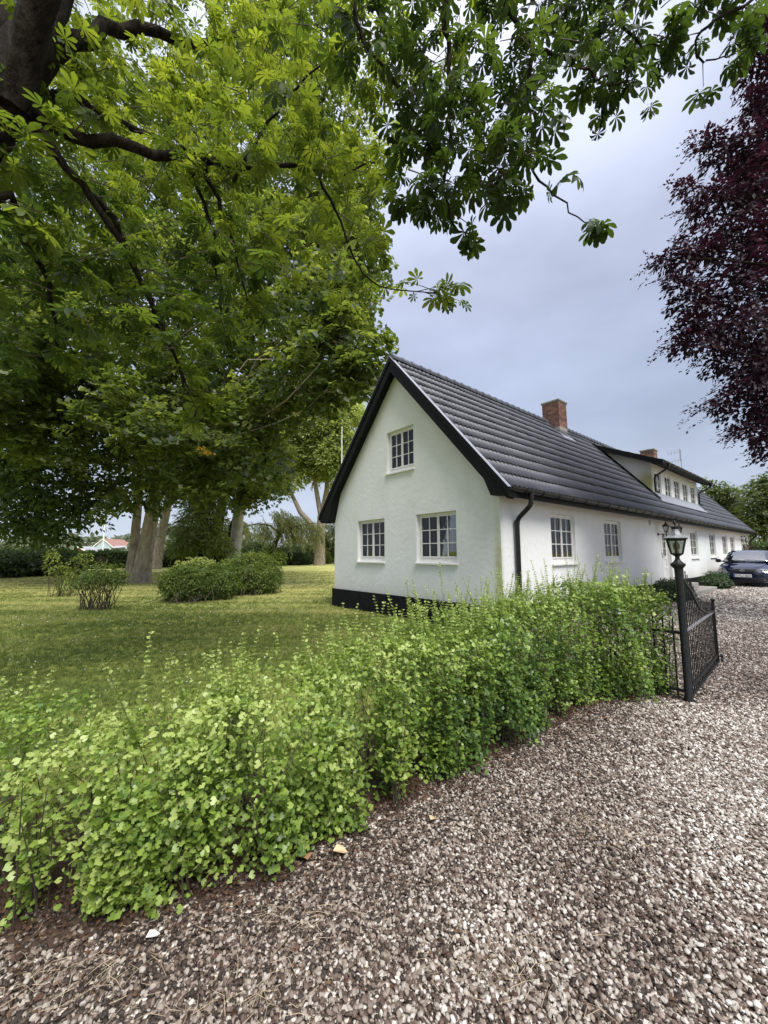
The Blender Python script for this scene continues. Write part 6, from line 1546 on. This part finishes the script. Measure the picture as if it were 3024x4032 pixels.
def gravel():
    PX = []; SC = []
    for (Ya, Yb, dens, sz) in ((.7, 3.0, 10500, .0060), (3.0, 5.5, 6200, .0074), (5.5, 9.0, 3000, .0098), (9.0, 17.0, 900, .0155)):
        wmax = Yb * 1.02 + 1.5; xmin = -wmax if Ya < 3 else -.6
        n = int((wmax - xmin) * (Yb - Ya) * dens); x = RNG.uniform(xmin, wmax, n); y = RNG.uniform(Ya, Yb, n)
        kp = in_drive(x, y) & (np.abs(x) < y * 1.0 + (1.5 if Ya < 5 else .8)); x, y = x[kp], y[kp]
        PX.append(np.stack([x, y], -1)); SC.append(sz * (.5 + 1.15 * rnd(len(x)) ** 1.8))
    XY = np.concatenate(PX); s = np.concatenate(SC); n = len(s)
    # dark brown band along the hedge and towards the left, paler wheel track to the right
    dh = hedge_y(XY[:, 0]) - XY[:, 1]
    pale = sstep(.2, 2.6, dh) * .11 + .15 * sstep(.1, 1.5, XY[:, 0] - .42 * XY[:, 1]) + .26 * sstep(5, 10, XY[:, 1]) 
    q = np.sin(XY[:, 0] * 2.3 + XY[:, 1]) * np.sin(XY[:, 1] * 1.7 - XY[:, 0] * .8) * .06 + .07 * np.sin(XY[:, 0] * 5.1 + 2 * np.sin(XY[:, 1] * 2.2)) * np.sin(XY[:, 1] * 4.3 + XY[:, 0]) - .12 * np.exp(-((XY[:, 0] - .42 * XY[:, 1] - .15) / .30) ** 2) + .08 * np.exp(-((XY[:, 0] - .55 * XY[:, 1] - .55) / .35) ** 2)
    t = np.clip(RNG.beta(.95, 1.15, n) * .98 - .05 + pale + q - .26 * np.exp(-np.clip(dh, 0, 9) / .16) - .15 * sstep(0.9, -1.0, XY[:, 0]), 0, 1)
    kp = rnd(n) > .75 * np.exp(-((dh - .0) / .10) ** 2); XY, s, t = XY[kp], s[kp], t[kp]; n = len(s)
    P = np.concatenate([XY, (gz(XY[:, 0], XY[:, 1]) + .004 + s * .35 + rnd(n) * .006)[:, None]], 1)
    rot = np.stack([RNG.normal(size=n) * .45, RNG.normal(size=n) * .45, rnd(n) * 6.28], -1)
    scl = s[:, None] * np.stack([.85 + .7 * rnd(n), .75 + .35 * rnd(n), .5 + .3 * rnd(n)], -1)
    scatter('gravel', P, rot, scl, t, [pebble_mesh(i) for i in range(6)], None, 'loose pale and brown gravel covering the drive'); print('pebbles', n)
gravel()

def tuft_mesh(seed, nb=9, h=.05):
    r = np.random.default_rng(seed); mb = MB()
    for i in range(nb):
        a = r.random() * 6.28; b = r.normal(size=2) * .018; L = h * r.uniform(.5, 1.2); w = .0022; ln = r.uniform(.2, 1.1) * L; d = np.array([cos(a), sin(a)]); s = np.array([-d[1], d[0]]) * w
        p0, p1, p2 = b, b + d * ln * .35, b + d * ln
        mb.add([(*(p0 - s), 0), (*(p0 + s), 0), (*(p1 - s * .8), L * .6), (*(p1 + s * .8), L * .6), (*p2, L)], [(0, 1, 3, 2), (2, 3, 4)])
    return mb.mesh('tuft', M['grassblade'])
def grass():
    PX = []; H = []
    for Ya, Yb, dens, sc in ((2.2, 6, 620, .8), (6, 11, 330, 1.05), (11, 18, 130, 1.5), (18, 34, 34, 2.4)):
        xmax = 3.0; xmin = -Yb * 1.0 - .6; n = int((xmax - xmin) * (Yb - Ya) * dens); x = RNG.uniform(xmin, xmax, n); y = RNG.uniform(Ya, Yb, n)
        hx, hy = w2h(np.stack([x, y], -1)); ok = (x > -y * 1.0 - .5) & (y > hedge_y(x) + .28) & ~((hx > -.06) & (hx < HL + .1) & (hy > -.06) & (hy < GW + .08)) & ~in_drive(x, y) & (hx < 1.2) | ((hx >= 1.2) & (hy > GW + .1) & (x > -y - .5))
        ok &= ~((np.hypot(x + 13.4, y - 21.8) < 1.0))
        PX.append(np.stack([x[ok], y[ok]], -1)); H.append(np.full(ok.sum(), sc))
    XY = np.concatenate(PX); H = np.concatenate(H); n = len(H)
    f = 1.1 * np.sin(XY[:, 1] * 5.2 + XY[:, 0] * .5 + np.sin(XY[:, 0] * .7)) * sstep(6, 11, XY[:, 1]) + np.sin(XY[:, 0] * .9 + XY[:, 1] * .35) + np.sin(XY[:, 1] * 2.1 + np.sin(XY[:, 0] * .5) * 2) + np.sin(XY[:, 0] * 2.7 - XY[:, 1] * 1.3) * .6
    t = np.clip(.38 + .15 * f + .22 * RNG.normal(size=n) - .10 * (1 - sstep(4, 8, XY[:, 1])) + .40 * sstep(8, 18, XY[:, 1]), 0, 1)  # tint by distance paints the shaded near and bright far lawn
    P = np.concatenate([XY, np.full((n, 1), -.03)], 1); rot = np.stack([RNG.normal(size=n) * .12, RNG.normal(size=n) * .12, rnd(n) * 6.28], -1)
    s = H * (.7 + .6 * rnd(n)); scl = np.stack([s, s, np.minimum(s, 1.15) * (.6 + .5 * rnd(n))], -1)
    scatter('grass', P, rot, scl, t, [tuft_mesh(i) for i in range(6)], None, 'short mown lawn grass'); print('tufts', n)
grass()

def flat_leaves(name, n, xy, mat, leaf, label, z=.02, T=T_CURR, tb=.5):
    m = len(xy); P = np.concatenate([xy, (gz(xy[:, 0], xy[:, 1]) + z + .012 * rnd(m))[:, None]], 1); d = rdir(m) * (1, 1, .2); nn = UP + RNG.normal(size=(m, 3)) * .45
    me = leafmesh(name, *T, P, frames(d, nn), leaf * (.5 + rnd(m)), tb + .25 * RNG.normal(size=m), mat); o = link(name, me); o['kind'] = 'stuff'; o['label'] = label; return o
x = RNG.uniform(-2.4, 2.95, 6200); y = hedge_y(x) + .25 - RNG.gamma(1.6, .095, len(x)); flat_leaves('leaf_litter', 0, np.stack([x, y], -1), M['litter'], .0078, 'rusty dead leaves along the foot of the hedge', .018)
x = RNG.uniform(-1.6, 3.6, 1500); y = hedge_y(x) - RNG.random(1500) * 2.4; flat_leaves('leaf_scraps', 0, np.stack([x, y], -1), M['litter'], .008, 'tiny brown leaf scraps strewn on the gravel', .018)
# straw and twigs on the gravel
mb = MB()
for i in range(330):
    cx, cy = ((-.5, 1.38), (-1.0, 1.5), (.35, 1.5), (-.3, 1.7), (1.2, 2.2))[i % 5] if i < 230 else (RNG.uniform(-1.6, 3.2), 0)
    if i < 230: x0, y0 = cx + RNG.normal() * .13, cy + RNG.normal() * .07
    else: x0 = cx; y0 = float(hedge_y(cx)) - RNG.random() * 1.9
    a = RNG.random() * 6.28; L = RNG.uniform(.03, .12); z = float(gz(x0, y0)) + .024 + RNG.random() * .01; c = RNG.normal() * .02
    mb.tube([(x0, y0, z), (x0 + cos(a) * L * .5 - sin(a) * c, y0 + sin(a) * L * .5 + cos(a) * c, z + .008), (x0 + cos(a) * L, y0 + sin(a) * L, z)], [.0010, .0009, .0005], 3, False)
o = mb.build('straw', M['straw']); tag(o, label='dry straw and twigs scattered over the gravel', kind='stuff')
# daisies and clover heads in the lawn
n = 900; x = RNG.uniform(-9, 2, n); y = RNG.uniform(3.2, 16, n); hx, hy = w2h(np.stack([x, y], -1)); ok = (hx < -.3) & (y > hedge_y(x) + 1.0); x, y = x[ok], y[ok]
T_DAISY = (np.array([(0, 0, 0)] + [(cos(2 * pi * k / 8) * .5, sin(2 * pi * k / 8) * .5, .1) for k in range(8)]), [(0, k + 1, (k + 1) % 8 + 1) for k in range(8)])
m = len(x); me = leafmesh('daisies', *T_DAISY, np.stack([x, y, np.full(m, .012)], -1), frames(rdir(m) * (1, 1, 0), UP + RNG.normal(size=(m, 3)) * .3), .016 * (.7 + .8 * rnd(m)), np.ones(m), M['pole_white']); o = link('daisies', me); o['kind'] = 'stuff'; o['label'] = 'small white daisies dotted over the lawn'
# a few single dry leaves that stand out
def dry(px, py, size, mat, label, rz):
    d = at(px, py, 1.0) - np.array([0, 0, CAM_H]); p = np.array([0, 0, CAM_H]) + d * (-(CAM_H - .03) / d[2])
    T = T_OVAL[0].copy() * (1, 1.3, 1); T[:, 2] *= 2.2; mb = MB(); mb.add([(q[0] - .5, q[1], q[2] + .1) for q in T], T_OVAL[1]); o = mb.build('dry_leaf', mat); o.location = p; o.scale = (size,) * 3; o.rotation_euler = (.1, .12, rz)
    md = o.modifiers.new('thick', 'SOLIDIFY'); md.thickness = .02
    tag(o, label, 'leaf', 'single dry leaves on the gravel')
dry(735, 1838, .075, M['paleleaf'], 'pale curled dry leaf on the gravel at the foot of the hedge', .4)
dry(660, 1850, .085, M['dryleaf'], 'rust brown dry leaf under the bright green end of the hedge', 2.0)
dry(935, 1768, .06, M['paleleaf'], 'small straw coloured dry leaf on the gravel below the dark green hedge', 1.0)
dry(330, 2020, .05, M['plate_white'], 'white leaf-like scrap on the gravel in the lower left', .8)
dry(1310, 1550, .05, M['dryleaf'], 'reddish dry leaf lying out on the open gravel', 2.6)
# yellowed leaf cluster in the sycamore
yc = at(440, 975, 15.5)
me = leafmesh('yellow_leaves', *T_MAPLE, np.array([yc + RNG.normal(size=3) * (.20, .2, .07) for i in range(22)]) - syb, frames(rdir(22), rdir(22) + UP * .3 - np.array([0, .6, 0])), np.full(22, .11), rnd(22), M['yellowleaf'])
o = link('yellow_leaves', me, bpy.data.objects['sycamore_tree'])
tot = 0
for o in bpy.data.objects:
    if o.type == 'MESH' and o.name in S.objects:
        k = len(o.data.polygons); tot += k
        if k > 30000: print(o.name, o.parent.name if o.parent else '', k)
print('faces', tot)
